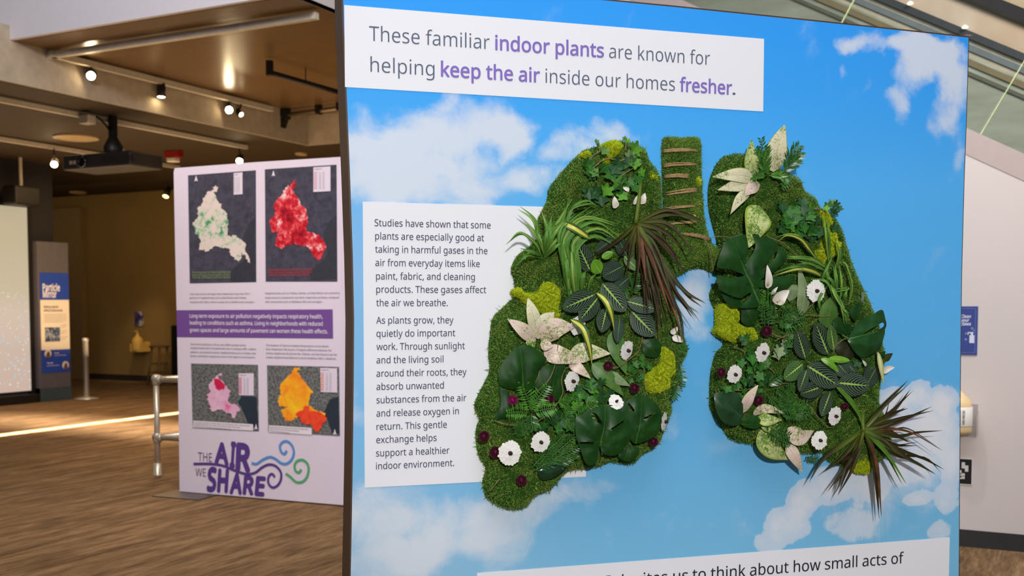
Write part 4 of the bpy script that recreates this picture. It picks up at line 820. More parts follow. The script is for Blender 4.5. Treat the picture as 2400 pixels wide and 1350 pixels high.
PROF = {'blade': lambda v: min(1, 0.45+v*1.9)*(1-max(0, (v-0.35)/0.65)**1.7)**0.9 if v < 1 else 0,
        'dagger': lambda v: min(1, 0.5+v*1.6)*(1-max(0, (v-0.25)/0.75))**0.8 if v < 1 else 0,
        'oval': lambda v: math.sin(PI*min(max(v, 0), 1)**0.92)**0.62,
        'lance': lambda v: math.sin(PI*min(max(v, 0), 1)**0.72)**0.9,
        'drop': lambda v: math.sin(PI*min(max(v, 0), 1)**0.6)**0.75}
def strip(name, pts, width, prof, mat, par, base, cup=0.12, fold=0.0, nl=14, nw=6, twist=0.0, wave=0.0):
    """a leaf along a spine of (u,v,w) points; width in metres"""
    S = spline(pts, nl+1); vs = []; uv = []; fs = []; Wv = Vector((0, 0, 1)); pr = PROF[prof]; ph = random.uniform(0, 6)
    for i, p in enumerate(S):
        t = (S[min(i+1, nl)]-S[max(i-1, 0)]).normalized(); f = i/nl
        n = Wv-t*Wv.dot(t); n = n.normalized() if n.length > 1e-3 else Vector((0, 1, 0)); s = t.cross(n)
        if twist: a = twist*(0.3+f); s, n = s*math.cos(a)+n*math.sin(a), n*math.cos(a)-s*math.sin(a)
        w = max(pr(f), 0.02)*width/2
        for j in range(nw+1):
            x = j/nw*2-1; q = p+s*(x*w)+n*(w*(fold*abs(x)-cup*x*x)+wave*width*math.sin(f*9+ph)*x*abs(x))
            vs.append(LOC(q-base)); uv.append((j/nw, f))
    for i in range(nl):
        for j in range(nw): a = i*(nw+1)+j; fs.append((a, a+1, a+nw+2, a+nw+1))
    return mesh_obj(name, vs, fs, mat, par, True, uv)
def P3(p, w): return PX(p[0], p[1], w)
def path(pts, w0, w1, arch=0.0):
    n = len(pts)-1; return [P3(p, w0+(w1-w0)*i/n+arch*math.sin(PI*i/n)) if len(p) == 2 else PX(*p) for i, p in enumerate(pts)]
def plant(name, at, label, cat, w=0.06, group=None):
    b = PX(at[0], at[1], w); e = empty(name, world(*b), label, cat, group, PA); return e, b
def traced(name, px, mat, par, base, w, bulge=0.012, holes=(), mid=None, dish=0.0, k=3, h=0.012, jit=0.0):
    poly = smooth_loop([tuple(PX(x, y, w))[:2] for x, y in px], k); hp = [smooth_loop([tuple(PX(x, y, w))[:2] for x, y in H], 3) for H in holes]; V, Fc = fill(poly, h, hp); keep = np.ones(len(Fc), bool)
    d = edge_dist(poly, V); a, b = (np.array(tuple(PX(*m, w))[:2]) for m in mid); ax = b-a; L = np.linalg.norm(ax); ax /= L; sd = np.array([-ax[1], ax[0]])
    r = V-a; y = r @ ax/L; x = r @ sd; z = w+bulge*np.clip(d/0.05, 0, 1)**0.7-0.006*np.exp(-(x/0.006)**2)+dish*(y-0.5)+0.004*np.sin(np.arctan2(x, y*L+0.01)*9)*np.clip(d/0.03, 0, 1)
    W = np.abs(x).max()+1e-6; uv = np.stack([0.5+0.5*x/W, np.clip(y, 0, 0.98)], 1)
    vs = [LOC((p[0]-base.x, p[1]-base.y, zz-base.z)) for p, zz in zip(V, z)]
    fs = [f for f, q in zip(Fc, keep) if q]
    return mesh_obj(name, vs, fs, mat, par, True, uv)
def stem(par, base, pts, r=0.0025, mat=None, name='stem'):
    MB().tube([LOC(q-base) for q in spline(pts, 10)], r, 7).obj(name, mat or STEM, par, True)
def leafset(e, b, L, mat, prof, w0, w1, arch=0.0, name='leaf', **kw):
    """L: (path px..., width px[, material])"""
    for i, it in enumerate(L):
        pts, wd = it[0], it[1]; m = it[2] if len(it) > 2 else mat; dw = random.uniform(-0.004, 0.01)
        strip(name, path(pts, w0+dw, w1+dw, arch), wd*MPX, prof, m, e, b, **kw)

# ---- prayer plants
e, b = plant('prayer_plant', (1420, 680), 'vein-striped prayer plant below the maroon dracaena, with two lime young leaves', 'plant')
leafset(e, b, [([(1475,650),(1440,680)], 40), ([(1470,600),(1448,558)], 34)], M_MARB, 'oval', 0.07, 0.085, 0.008)
leafset(e, b, [([(1437,560),(1396,590)], 28, M_MARB), ([(1460,624),(1412,648)], 46, M_MARB), ([(1384,636),(1350,564)], 46), ([(1463,600),(1497,634)], 26, M_MAR2), ([(1395,690),(1318,724)], 48), ([(1404,695),(1358,752)], 46), ([(1470,706),(1541,726)], 38), ([(1412,664),(1467,730)], 54), ([(1422,723),(1409,779)], 40), ([(1453,743),(1447,804)], 28, M_MARB), ([(1480,729),(1536,787)], 56)], M_MAR, 'oval', 0.085, 0.105, 0.012, cup=0.1, fold=0.06)
leafset(e, b, [([(1408,640),(1390,610)], 32), ([(1410,604),(1437,592)], 18)], M_LIME, 'oval', 0.1, 0.115, 0.005)
for a, c in (((1400,688),(1418,668)), ((1422,722),(1420,680)), ((1480,730),(1440,690)), ((1384,636),(1405,660))): stem(e, b, [PX(*a, 0.088), PX(*c, 0.075)], 0.002)
e, b = plant('prayer_plant', (1900, 850), 'vein-striped prayer plant amid the right lung beside the glossy split leaf', 'plant')
leafset(e, b, [([(1962,850),(1990,882)], 42), ([(1985,852),(2008,876)], 34), ([(2055,860),(2030,905)], 48), ([(1905,862),(1918,900)], 36), ([(1915,905),(1890,938)], 40), ([(1975,905),(1990,935)], 36)], M_MARB, 'oval', 0.07, 0.085, 0.008)
leafset(e, b, [([(1955,822),(1946,760)], 32, M_MAR2), ([(1888,841),(1868,775)], 44), ([(1941,831),(1911,756)], 52), ([(1882,853),(1837,888)], 46, M_MAR2), ([(1891,867),(1873,918)], 32), ([(1892,857),(1966,904)], 60), ([(1933,904),(1875,924)], 42), ([(1947,918),(1925,976)], 40), ([(1964,897),(2039,905)], 62)], M_MAR, 'oval', 0.085, 0.105, 0.012, cup=0.1, fold=0.06)
leafset(e, b, [([(1924,841),(1945,850),(1966,872)], 17), ([(1942,840),(1992,845)], 17)], M_LIME, 'oval', 0.1, 0.115, 0.005)

# ---- spider plants and grassy blades
def blades(name, at, label, cat, L, w0=0.065, w1=0.10, arch=0.03, prof='blade', **kw):
    e, b = plant(name, at, label, cat, 0.062); jit = lambda P, k: [P[0]]+[(x+random.uniform(-k, k)*(i+1)/len(P), y+random.uniform(-k, k)*(i+1)/len(P)) for i, (x, y) in enumerate(P[1:])]
    L = [(p, w*0.82, m) for p, w, m in L]+[(jit(p, 13), w*0.62, random.choice((M_SPG, M_SPI, M_SPG))) for p, w, m in L if random.random() < 0.85]
    for it in L:
        pts, wd, m = it[0], it[1], it[2]; dw = random.uniform(-0.008, 0.012)
        strip('leaf', path(pts, w0, w1+dw, arch), wd*MPX, prof, m, e, b, cup=0.0, fold=0.35, nl=16, nw=4, twist=random.uniform(-0.25, 0.25))
    return e, b
B = (1277, 603)
e, b = blades('spider_plant', B, 'small spider plant fanning over the outer edge of the lung near the white text panel', 'plant', [
    ([B,(1262,555),(1248,515),(1213,490)], 12, M_SPI), ([B,(1262,565),(1250,540),(1224,520)], 11, M_SPI), ([(1270,605),(1255,572),(1222,548),(1184,574)], 9, M_SPG), ([B,(1283,545),(1268,491)], 10, M_SPI), ([B,(1290,545),(1312,512),(1342,464)], 13, M_SPI),
    ([B,(1292,560),(1312,530),(1340,508)], 12, M_SPI), ([B,(1284,555),(1292,505)], 10, M_SPG), ([(1272,600),(1250,590),(1218,582)], 9, M_SPG), ([(1268,604),(1235,600),(1209,625)], 6, M_SPG), ([B,(1296,570),(1325,545)], 12, M_SPI), ([B,(1285,565),(1305,522),(1310,518)], 14, M_SPI), ([B,(1278,560),(1285,520)], 11, M_SPG), ([B,(1300,580),(1322,562)], 10, M_SPG), ([B,(1268,570),(1258,530)], 10, M_SPI)])
Q = (1342, 700)
e, b = blades('spider_plant', Q, 'large arching spider plant rising beside the prayer plant and bending over it', 'plant', [
    ([(1340,705),(1330,620),(1322,560),(1370,512),(1447,530)], 14, M_SPI), ([(1345,702),(1338,620),(1330,560),(1390,520),(1456,556)], 13, M_SPG), ([(1350,700),(1346,620),(1345,565),(1400,535),(1452,565)], 13, M_SPI), ([(1335,700),(1325,640),(1318,575),(1340,530),(1420,497)], 12, M_SPG), ([(1352,700),(1350,640),(1350,580),(1395,552),(1448,580)], 12, M_SPG),
    ([(1330,690),(1322,620),(1315,560),(1335,520),(1390,480)], 10, M_SPG), ([(1356,690),(1358,640),(1352,575),(1380,540),(1440,543)], 11, M_SPI), ([(1362,690),(1365,650),(1374,635)], 16, M_SPG), ([(1335,690),(1330,640),(1328,580)], 15, M_SPI), ([(1348,695),(1342,640),(1338,575)], 16, M_SPI), ([(1325,680),(1320,620),(1310,560),(1318,530),(1350,500)], 12, M_SPG), ([(1375,688),(1385,655),(1398,640)], 10, M_SPG), ([(1340,620),(1325,560),(1340,490),(1375,470),(1404,486)], 9, M_SPG)], 0.07, 0.1, 0.03)
for lab, pts in (('striped blade lying across the spider plant over the first prayer leaf', [(1311,520),(1340,532),(1372,552),(1384,562)]), ('yellow-striped blade drooping over the pale aglaonema leaf toward a gerbera', [(1337,748),(1364,768),(1380,810),(1388,858)]), ('yellow-striped blade arching between the prayer plant leaves', [(1398,686),(1418,704),(1432,735),(1440,776)])):
    e, b = plant('striped_leaf', pts[0], lab, 'leaf', 0.09); strip('blade', path(pts, 0.1, 0.11, 0.03), 17*MPX, 'lance', M_SPY, e, b, cup=0, fold=0.4, nl=14, nw=4)
Q = (1950, 690)
e, b = blades('spider_plant', (1950, 700), 'yellow-green spider plant spreading over the lime moss strip on the outer edge', 'plant', [
    ([(1942,615),(1936,560),(1929,496)], 13, M_SPI), ([(1944,610),(1942,560),(1941,510)], 9, M_SPG), ([(1925,620),(1900,590),(1878,562),(1846,551),(1824,565)], 11, M_SPY), ([(1938,628),(1900,606),(1843,600)], 12, M_SPI), ([(1930,650),(1905,636),(1870,630),(1815,645)], 16, M_SPY), ([(1920,676),(1932,640),(1953,596)], 12, M_SPG), ([(1965,716),(1972,670),(1966,615)], 10, M_SPI), ([(1988,715),(1995,670),(1985,625),(1974,612)], 9, M_SPI), ([(1972,714),(1985,678),(1980,674),(1938,682)], 9, M_SPG), ([(1960,700),(1950,660),(1925,640)], 12, M_SPG), ([(1958,705),(1958,660),(1952,618)], 12, M_SPG), ([(1968,712),(1980,690),(1987,676)], 10, M_SPI), ([(1965,718),(1980,728),(1992,742)], 8, M_SPG), ([(1950,690),(1940,650),(1935,630)], 12, M_SPG), ([(1900,655),(1935,660),(1958,700)], 9, M_SPG), ([(1940,640),(1955,690),(1990,745)], 11, M_SPI), ([(1955,680),(1975,720),(1985,760)], 10, M_SPG), ([(1945,660),(1920,700),(1925,735)], 9, M_SPG), ([(1950,650),(1965,600),(1960,560)], 10, M_SPI), ([(1945,640),(1905,620),(1870,612)], 9, M_SPG)])
for lab, pts, wd, m in (('cream upright blade at the outer edge below the glossy split leaf', [(2057,824),(2064,862),(2072,902)], 15, M_SPC), ('olive blade running from the prayer plant down to the dark dracaena', [(1958,904),(1985,930),(2010,965),(2022,1000)], 13, M_DRV)):
    e, b = plant('narrow_leaf', pts[0], lab, 'leaf', 0.08); strip('blade', path(pts, 0.09, 0.095, 0.01), wd*MPX, 'lance', m, e, b, cup=0, fold=0.3, nl=12, nw=4)

# ---- dracaenas
def dracaena(at, label, L, stalk, w=0.07, w1=0.14):
    e, b = plant('dracaena', at, label, 'plant', w); bp = PX(at[0], at[1], w+0.01)
    jit = lambda P, k: [(x+random.uniform(-k, k), y+random.uniform(-k, k)) for x, y in P]
    L = [(p, w*0.85, m) for p, w, m in L]+[(jit(p, 11), w*0.6, random.choice((M_DRA, M_DRG, M_DRA))) for p, w, m in L if random.random() < 0.7]
    for pts, wd, m in L:
        dw = random.uniform(-0.03, 0.02); pp_ = [bp]+[PX(x, y, w+0.01+(w1-w+dw)*((i+1)/len(pts))) for i, (x, y) in enumerate(pts)]
        if len(pts) == 1: pp_.insert(1, pp_[0].lerp(pp_[1], 0.5)+Vector((0, 0, 0.014)))
        strip('leaf', pp_, wd*MPX, 'dagger', m, e, b, cup=0, fold=0.45, nl=14, nw=4, twist=random.uniform(-0.3, 0.3))
    stem(e, b, [PX(x, y, z) for x, y, z in stalk], 0.0068, M_DRG, 'stalk')
dracaena((1492, 522), 'maroon dracaena fallen head-down over the bronchus gap', [
    ([(1590,668),(1655,712)], 17, M_DRG), ([(1560,640),(1621,744)], 15, M_DRA), ([(1545,640),(1585,720),(1605,808)], 16, M_DRA), ([(1552,660),(1580,730),(1604,810)], 11, M_DRO), ([(1440,568),(1372,612)], 13, M_DRA), ([(1565,500),(1610,503),(1652,521)], 16, M_DRA), ([(1552,540),(1606,588)], 16, M_DRA), ([(1560,575),(1590,620),(1608,648)], 13, M_DRA), ([(1505,600),(1513,660)], 18, M_DRO), ([(1512,620),(1530,712)], 18, M_DRG), ([(1530,640),(1562,778)], 18, M_DRA), ([(1510,640),(1520,740)], 17, M_DRA), ([(1525,600),(1575,745)], 17, M_DRO), ([(1480,590),(1465,645)], 11, M_DRA), ([(1470,570),(1450,605)], 11, M_DRA), ([(1535,600),(1600,765)], 15, M_DRG), ([(1520,640),(1548,770)], 15, M_DRG), ([(1540,560),(1595,625)], 14, M_DRA), ([(1505,640),(1535,690),(1543,800)], 14, M_DRA), ([(1555,520),(1600,560),(1625,600)], 13, M_DRA), ([(1560,640),(1595,700),(1632,748)], 12, M_DRA), ([(1495,600),(1488,690)], 13, M_DRA)],
    [(1501, 420, 0.075), (1497, 470, 0.09), (1490, 524, 0.085)])
dracaena((2024, 1006), 'dark spiky dracaena bursting past the bottom tip of the lung', [
    ([(2070,950),(2128,891)], 20, M_DRG), ([(2090,965),(2134,912)], 18, M_DRG), ([(2090,970),(2128,957)], 14, M_DRG), ([(2100,990),(2184,953)], 16, M_DRA), ([(2100,1022),(2150,1013),(2210,1009)], 14, M_DRG), ([(2090,1005),(2140,1016),(2210,1057)], 10, M_DRO), ([(2090,1040),(2150,1045)], 13, M_DRA), ([(2100,1050),(2165,1075),(2214,1101)], 13, M_DRA), ([(2090,1050),(2130,1075),(2192,1111)], 20, M_DRG), ([(2075,1060),(2125,1136)], 18, M_DRV), ([(2050,1080),(2060,1215)], 20, M_DRA), ([(2052,1085),(2066,1214)], 16, M_DRO), ([(2000,1090),(1965,1159)], 17, M_DRA), ([(1990,1080),(1940,1152)], 17, M_DRG), ([(1960,1050),(1925,1080),(1896,1130)], 20, M_DRG), ([(1985,1080),(1962,1148)], 18, M_DRA), ([(1975,1070),(1931,1104)], 14, M_DRG), ([(2005,1075),(1993,1108)], 15, M_DRG), ([(1990,1045),(1945,1092)], 22, M_DRV), ([(2080,1010),(2130,1035)], 18, M_DRG), ([(2070,1030),(2100,1060)], 18, M_DRG), ([(2005,1060),(1960,1085)], 18, M_DRA), ([(2060,1000),(2100,985)], 18, M_DRG), ([(2065,990),(2085,940)], 16, M_DRG)],
    [(2022, 960, 0.055), (2022, 990, 0.075), (2024, 1010, 0.08)], w1=0.10)

# ---- aglaonemas
def aglo(at, label, L, w0=0.075, w1=0.1):
    e, b = plant('aglaonema', at, label, 'plant'); leafset(e, b, L, M_AGP, 'lance', w0, w1, 0.014, cup=0.12, fold=0.1, nl=16, nw=8, wave=0.02); return e, b
aglo((1262, 800), 'pink-flecked aglaonema rosette under the lime moss beside the text panel', [([(1255,800),(1232,805)], 30, M_AGG), ([(1262,790),(1258,724)], 22), ([(1268,790),(1280,755),(1299,732)], 46, M_AGW), ([(1262,795),(1250,740),(1237,697)], 34, M_AGW), ([(1256,800),(1225,772),(1189,747)], 32), ([(1266,806),(1297,812)], 26), ([(1268,800),(1300,770),(1348,766)], 52)])
aglo((1300, 845), 'pale aglaonema leaves lying under the drooping yellow-striped blade', [([(1335,848),(1355,862),(1385,887)], 26), ([(1338,822),(1380,825),(1431,829)], 42, M_AGW), ([(1274,822),(1310,832),(1377,848)], 44)])
aglo((1775, 425), 'white aglaonema with one tall leaf crowning the lung nearest the windpipe side', [([(1775,415),(1762,380),(1762,326)], 42, M_AGG), ([(1813,403),(1822,350),(1839,293)], 62, M_AGW), ([(1760,448),(1735,465),(1711,503)], 26, M_AGW), ([(1770,424),(1735,432),(1682,445)], 36, M_AGW), ([(1780,430),(1762,440),(1745,459)], 32), ([(1771,419),(1730,410),(1670,414)], 36, M_AGW)])
aglo((1780, 486), 'single yellow-green aglaonema leaf hanging above the large split-leaf philodendron', [([(1782,484),(1775,520),(1755,580)], 74, M_AGG)])
aglo((1750, 970), 'pale pointed aglaonema around a maroon button at the lower inner corner', [([(1776,978),(1800,985),(1832,984)], 30, M_AGG), ([(1765,972),(1795,958),(1840,970)], 24), ([(1742,968),(1755,935),(1777,902)], 30)])
aglo((1800, 1010), 'speckled aglaonema hanging off the bottom edge near two gerberas', [([(1830,1005),(1800,1000),(1775,985)], 28, M_AGG), ([(1844,1042),(1862,1068),(1881,1107)], 34), ([(1781,1008),(1808,1048),(1846,1078)], 58, M_AGG), ([(1846,1003),(1875,1025),(1908,1010)], 44)], 0.072, 0.06)

# ---- broad leaves
def broad(name, label, px, mid, w, mat=M_MON, holes=(), bulge=0.012, cat='leaf', dish=0.0, pet=None):
    e, b = plant(name, mid[0], label, cat, w); traced('blade', px, mat, e, b, w+0.012, bulge, holes, mid, dish); 
    if pet: stem(e, b, [PX(*pet[0], w+0.014), PX(*pet[1], w-0.01)], 0.003, STEM, 'petiole')
    return e
broad('philodendron_leaf', 'large round dark-green leaf under the pink aglaonema', q5([(310,500),(318,390),(395,255),(510,145),(620,125),(700,170),(800,250),(812,295),(745,400),(700,560),(610,605),(560,590),(500,600),(350,570)]), ((1227,912),(1219,820)), 0.085, M_PHI, pet=((1227,912),(1238,940)))
broad('philodendron_leaf', 'dark-green leaf behind a maroon button beside the round dark leaf', q5([(690,570),(740,385),(870,330),(1000,300),(1012,400),(1000,560),(960,690),(900,720),(760,660)]), ((1290,925),(1305,855)), 0.072, M_PHI)
broad('narrow_leaf', 'narrow deep-green leaf hanging below the round dark leaf', q5([(310,560),(380,580),(440,700),(470,790),(430,880),(320,915),(262,905),(320,760)]), ((1175,905),(1178,978)), 0.07, M_MON)
broad('philodendron_leaf', 'mid-green leaf under the long curved twig', q5([(780,820),(900,800),(1000,860),(1010,960),(960,1020),(850,960),(760,900)]), ((1280,970),(1318,1000)), 0.07, M_PHI)
broad('monstera_leaf', 'dark leaf half hidden under the pair of split leaves at the bottom', q6([(490,1300),(560,1220),(640,1190),(712,1225),(700,1290),(640,1352),(560,1352)]), ((1470,1060),(1465,1078)), 0.068, M_MON)
broad('monstera_leaf', 'dark split leaf at the edge behind its slightly larger twin', q6([(500,800),(600,705),(740,650),(850,715),(930,800),(952,920),(940,1010),(880,1090),(760,1150),(660,1170),(600,1080),(560,950)]), ((1495,1010),(1505,930)), 0.085, M_MON, [q6([(590,740),(620,760),(650,820),(610,810)]), q6([(740,900),(860,835),(870,845),(790,895)])])
broad('monstera_leaf', 'big dark split leaf with slits in front at the bottom of the lung', q6([(45,890),(110,860),(190,810),(290,785),(390,755),(500,805),(600,925),(632,1050),(600,1150),(500,1275),(400,1295),(325,1265),(300,1190),(285,1340),(200,1400),(140,1360),(80,1200),(40,1060)]), ((1409,1032),(1420,950)), 0.10, M_MON, [q6([(200,850),(250,850),(300,950),(240,930)]), q6([(400,1000),(520,930),(530,945),(420,1010)]), q6([(90,1150),(210,1145),(210,1160),(95,1168)])], pet=((1409,1034),(1411,1066)))
broad('glossy_leaf', 'glossy dark leaf curling off the bottom edge by the fern bundle', [(1343,1068),(1325,1074),(1290,1086),(1265,1100),(1262,1115),(1275,1126),(1300,1118),(1325,1100)], ((1340,1070),(1266,1118)), 0.08, leafmat('glossy_leaf', (14, 40, 24), (26, 62, 34), (50, 90, 60), 0, 0.12, 0.015, 0.7), bulge=0.02)
broad('dark_leaf', 'dark round leaf above the inner lime moss patch', q6([(755,90),(870,60),(940,110),(930,240),(850,260),(760,230)]), ((1507,800),(1545,835)), 0.07, M_MON)
for lab, pts, wd, m in (('mid-green dieffenbachia leaf hanging behind a gerbera below the prayer plant', [(1436,775),(1450,820),(1468,878)], 46, M_DIE), ('green dieffenbachia leaf beneath the speckled aglaonema tip', [(1388,852),(1420,880),(1462,928)], 40, M_DIE), ('pale-backed leaf between two maroon buttons in the lower lung', [(1425,872),(1445,888),(1478,905)], 26, M_PALE), ('broad green leaf lit beneath the gerbera by the spider plant', [(1938,768),(1945,730),(1955,690)], 54, M_DIE), ('pale grey-green leaf behind the white lilies, long and upright', [(1878,740),(1885,690),(1872,622)], 36, M_PALE), ('short pale leaf beside the long upright pale leaf', [(1850,706),(1862,680),(1868,668)], 34, M_PALE), ('dark pointed leaf sticking out past the outer edge by the white petal', [(2064,848),(2080,838),(2093,828)], 20, M_DRG), ('green pointed leaf squeezed between the glossy split leaf and the cream blade', [(2060,850),(2068,835),(2075,822)], 20, M_MON)):
    e, b = plant('single_leaf', pts[0], lab, 'leaf', 0.065); strip('blade', path(pts, 0.072, 0.085, 0.01), wd*MPX, 'lance', m, e, b, cup=0.15, nl=14, nw=6); stem(e, b, [PX(*pts[0], 0.07), PX(pts[0][0]+6, pts[0][1]+10, 0.06)], 0.002)
BM = r3([(195,310),(225,215),(285,95),(380,62),(475,42),(503,110),(510,190),(495,290),(475,370),(500,330),(560,240),(588,170),(575,100),(545,18),(615,38),(640,80),(672,62),(750,85),(812,128),(822,170),(760,285),(650,420),(760,330),(810,260),(832,168),(890,220),(922,270),(895,335),(800,425),(640,525),(780,495),(985,470),(995,530),(945,600),(880,638),(760,640),(620,600),(632,690),(640,790),(560,820),(420,815),(480,760),(545,650),(430,715),(320,680),(215,630),(190,560),(178,470),(320,500),(465,478),(400,440),(310,405),(188,395)])
e = broad('monstera_leaf', 'largest deeply split dark philodendron leaf under the yellow-green aglaonema', BM, (r3([(552,585)])[0], r3([(385,210)])[0]), 0.10, M_MON, bulge=0.009, pet=(r3([(552,585)])[0], r3([(640,640)])[0]))
broad('monstera_leaf', 'dark leaf folded beneath the largest split leaf above the lime moss', r3([(225,640),(330,700),(430,735),(600,790),(640,860),(590,980),(520,1010),(440,965),(430,830),(330,810),(265,740)]), (r3([(440,740)])[0], r3([(560,960)])[0]), 0.078, M_MON)
broad('monstera_leaf', 'glossy split leaf with an oval hole on the outer edge', r4([(1110,205),(1145,290),(1160,380),(1130,500),(1090,620),(1000,680),(890,710),(800,620),(755,515),(800,430),(850,345),(1000,265)]), (r4([(760,515)])[0], r4([(1110,420)])[0]), 0.09, leafmat('glossy_split_leaf', (22, 60, 24), (34, 82, 34), (90, 134, 80), 0, 0.3, 0.02, 0.4), [r4([(910,450),(1000,390),(1085,345),(1115,350),(1112,385),(1050,420),(960,460)])], pet=(r4([(760,515)])[0], r4([(690,470)])[0]))
broad('dark_leaf', 'dark pointed leaf above the glossy leaf with the oval hole', r4([(765,215),(830,160),(900,100),(905,20),(930,30),(915,130),(880,250),(845,330),(800,300)]), (r4([(840,330)])[0], r4([(900,60)])[0]), 0.075, M_MON)
broad('dark_leaf', 'dark green leaf tucked between the broad green leaf and the glossy split leaf', r4([(590,350),(640,280),(740,330),(800,420),(740,470),(640,450)]), (r4([(740,460)])[0], r4([(620,310)])[0]), 0.07, M_MON)
broad('dark_leaf', 'dark olive leaf beneath the glossy leaf with the oval hole', r4([(620,600),(700,540),(770,580),(815,680),(770,740),(660,690)]), (r4([(750,560)])[0], r4([(700,720)])[0]), 0.066, leafmat('dark_olive_leaf', (36, 40, 18), (52, 56, 24), None, 0, 0.5))  # a browner green than the leaves around it
broad('philodendron_leaf', 'large dark leaf at the lower inner corner beside a small one', r5([(135,590),(180,552),(300,545),(388,600),(405,760),(385,830),(330,865),(225,840),(160,740)]), (r5([(390,790)])[0], r5([(190,610)])[0]), 0.08, leafmat('corner_leaf', (24, 56, 30), (36, 74, 40), (60, 100, 64), 0, 0.3, 0.015, 0.5))
broad('philodendron_leaf', 'small dark leaf touching the large dark leaf at the lower inner corner', r5([(388,852),(440,780),(520,768),(575,820),(605,858),(500,893)]), (r5([(395,850)])[0], r5([(600,858)])[0]), 0.085, M_MON)

# ---- ivy
IVP = [(0,-.1),(.28,-.42),(.62,-.28),(.5,.1),(.92,.2),(.55,.55),(.35,.6),(0,1.05),(-.35,.6),(-.55,.55),(-.92,.2),(-.5,.1),(-.62,-.28),(-.28,-.42)]
def ivyleaf(e, b, x, y, s, mat, rot=None, w=0.08):
    rot = random.uniform(-0.9, 0.9)+PI if rot is None else rot; r = s*0.62*MPX; c = PX(x, y, w+random.uniform(-0.006, 0.016)); tx, ty = random.uniform(-0.5, 0.5), random.uniform(-0.5, 0.5)
    poly = np.array(IVP)*r; V, Fc = fill(smooth_loop(poly, 2), r*0.45); ca, sa = math.cos(rot), math.sin(rot); vs = []; uv = []
    for p in V:
        q = Vector((p[0]*ca-p[1]*sa, p[0]*sa+p[1]*ca, 0)); q.z = q.x*tx+q.y*ty+abs(p[0])*0.25; vs.append(LOC(c+q-b)); uv.append((0.5+p[0]/r*0.5, (p[1]/r+0.4)/1.5))
    mesh_obj('leaf', vs, Fc, mat, e, True, uv)
def ivy(at, label, L, vines=(), w=0.08):
    e, b = plant('ivy_sprig', at, label, 'ivy')
    for it in L: ivyleaf(e, b, it[0], it[1], it[2], it[3] if len(it) > 3 else random.choice((M_IVY, M_IVY, M_IVYD)), None, w)
    for v in vines: stem(e, b, [PX(x, y, w+0.004*(i % 2)) for i, (x, y) in enumerate(v)], 0.0017, TWIG, 'vine')
rj = lambda x0, y0, x1, y1, n, s0, s1: [(random.uniform(x0, x1), random.uniform(y0, y1), random.uniform(s0, s1)) for _ in range(n)]
ivy((1440, 410), 'ivy with lobed bright and dark leaves crowning the lung top', rj(1375, 370, 1500, 455, 26, 22, 32)+[(1493,346,38,M_IVYL),(1502,402,24,M_IVYL),(1488,380,28,M_IVYL),(1447,424,34,M_IVYL),(1425,442,34,M_IVYL),(1418,350,26,M_DIE),(1452,380,38,M_IVYD),(1430,405,36),(1478,360,24,M_PALE),(1390,402,26,M_DIE),(1455,455,30,M_IVYL),(1408,465,30),(1378,450,30,M_IVYD),(1400,440,32,M_IVYD)], [[(1382,395),(1385,372),(1400,358),(1418,352)], [(1390,394),(1420,372),(1455,376),(1485,362)], [(1455,378),(1470,370),(1490,358)], [(1430,430),(1460,410),(1490,390)]])
ivy((1395, 338), 'two tiny ivy leaves sticking up left of the lung crown', [(1399,330,14,M_DIE),(1401,337,12,M_IVYD)], [[(1401,335),(1405,350)]], 0.06)
ivy((1465, 335), 'small ivy tip standing up at the lung crown', [(1463,323,14,M_DIE),(1471,328,14,M_IVYL),(1474,336,12,M_IVYD)], [[(1468,330),(1466,352)]], 0.07)
ivy((1875, 520), 'dark ivy spilling over the lung between aglaonema and the lime moss strip', rj(1832, 480, 1915, 545, 18, 22, 34)+[(1880,470,28,M_IVYD),(1895,485,30,M_IVYL),(1880,488,30),(1845,512,38,M_IVYL),(1836,515,28),(1872,512,26),(1905,545,42,M_IVYD),(1920,538,34,M_IVYD),(1875,540,36),(1855,535,20,M_LIME),(1900,505,28),(1918,515,26,M_IVYD)], [[(1835,490),(1850,500),(1880,490),(1925,490)], [(1830,545),(1860,540),(1900,560)]])
ivy((1930, 490), 'ivy tip reaching off the lung edge into the blue above the lime strip', [(1940,478,22),(1950,472,20,M_DIE),(1962,476,22),(1966,486,20,M_IVYD),(1955,490,22,M_IVYD),(1935,486,18,M_LIME),(1960,496,16,M_IVYD)], [[(1925,500),(1940,488),(1962,478)]], 0.075)
ivy((1957, 532), 'single dark ivy leaf hanging over the lime strip edge', [(1957,531,30,M_IVYD)], (), 0.08)
ivy((1745, 792), 'little ivy rosette on the lime moss near the inner edge', [(1738,790,18,M_IVYD),(1748,796,20),(1752,786,16),(1744,802,16,M_IVYD)], (), 0.1)
ivy((1775, 860), 'ivy and pale leaves spreading below the gerbera at the inner edge', rj(1735, 815, 1800, 900, 18, 20, 30)+[(1762,835,34,M_IVY),(1755,845,30,M_IVY),(1826,818,34,M_PALE),(1838,802,28,M_PALE),(1822,828,26,M_PALE),(1795,888,32,M_IVYD),(1775,880,26),(1760,895,24,M_IVYD),(1797,852,20,M_PALE),(1850,905,22,M_DIE),(1862,905,16,M_DIE)], [[(1720,812),(1745,825),(1740,842)], [(1790,855),(1812,870),(1820,893)], [(1820,905),(1845,898),(1865,910)]])
ivy((1375, 940), 'mid-green ivy mass left of the split leaves', rj(1335, 895, 1425, 965, 24, 20, 30)+[(1360,920,34,M_IVY),(1392,905,34,M_IVYL),(1410,892,26),(1350,945,30,M_IVYL),(1380,960,28,M_IVY),(1425,920,26,M_IVYD)], [[(1345,1000),(1362,990),(1365,1010),(1350,1025)]])
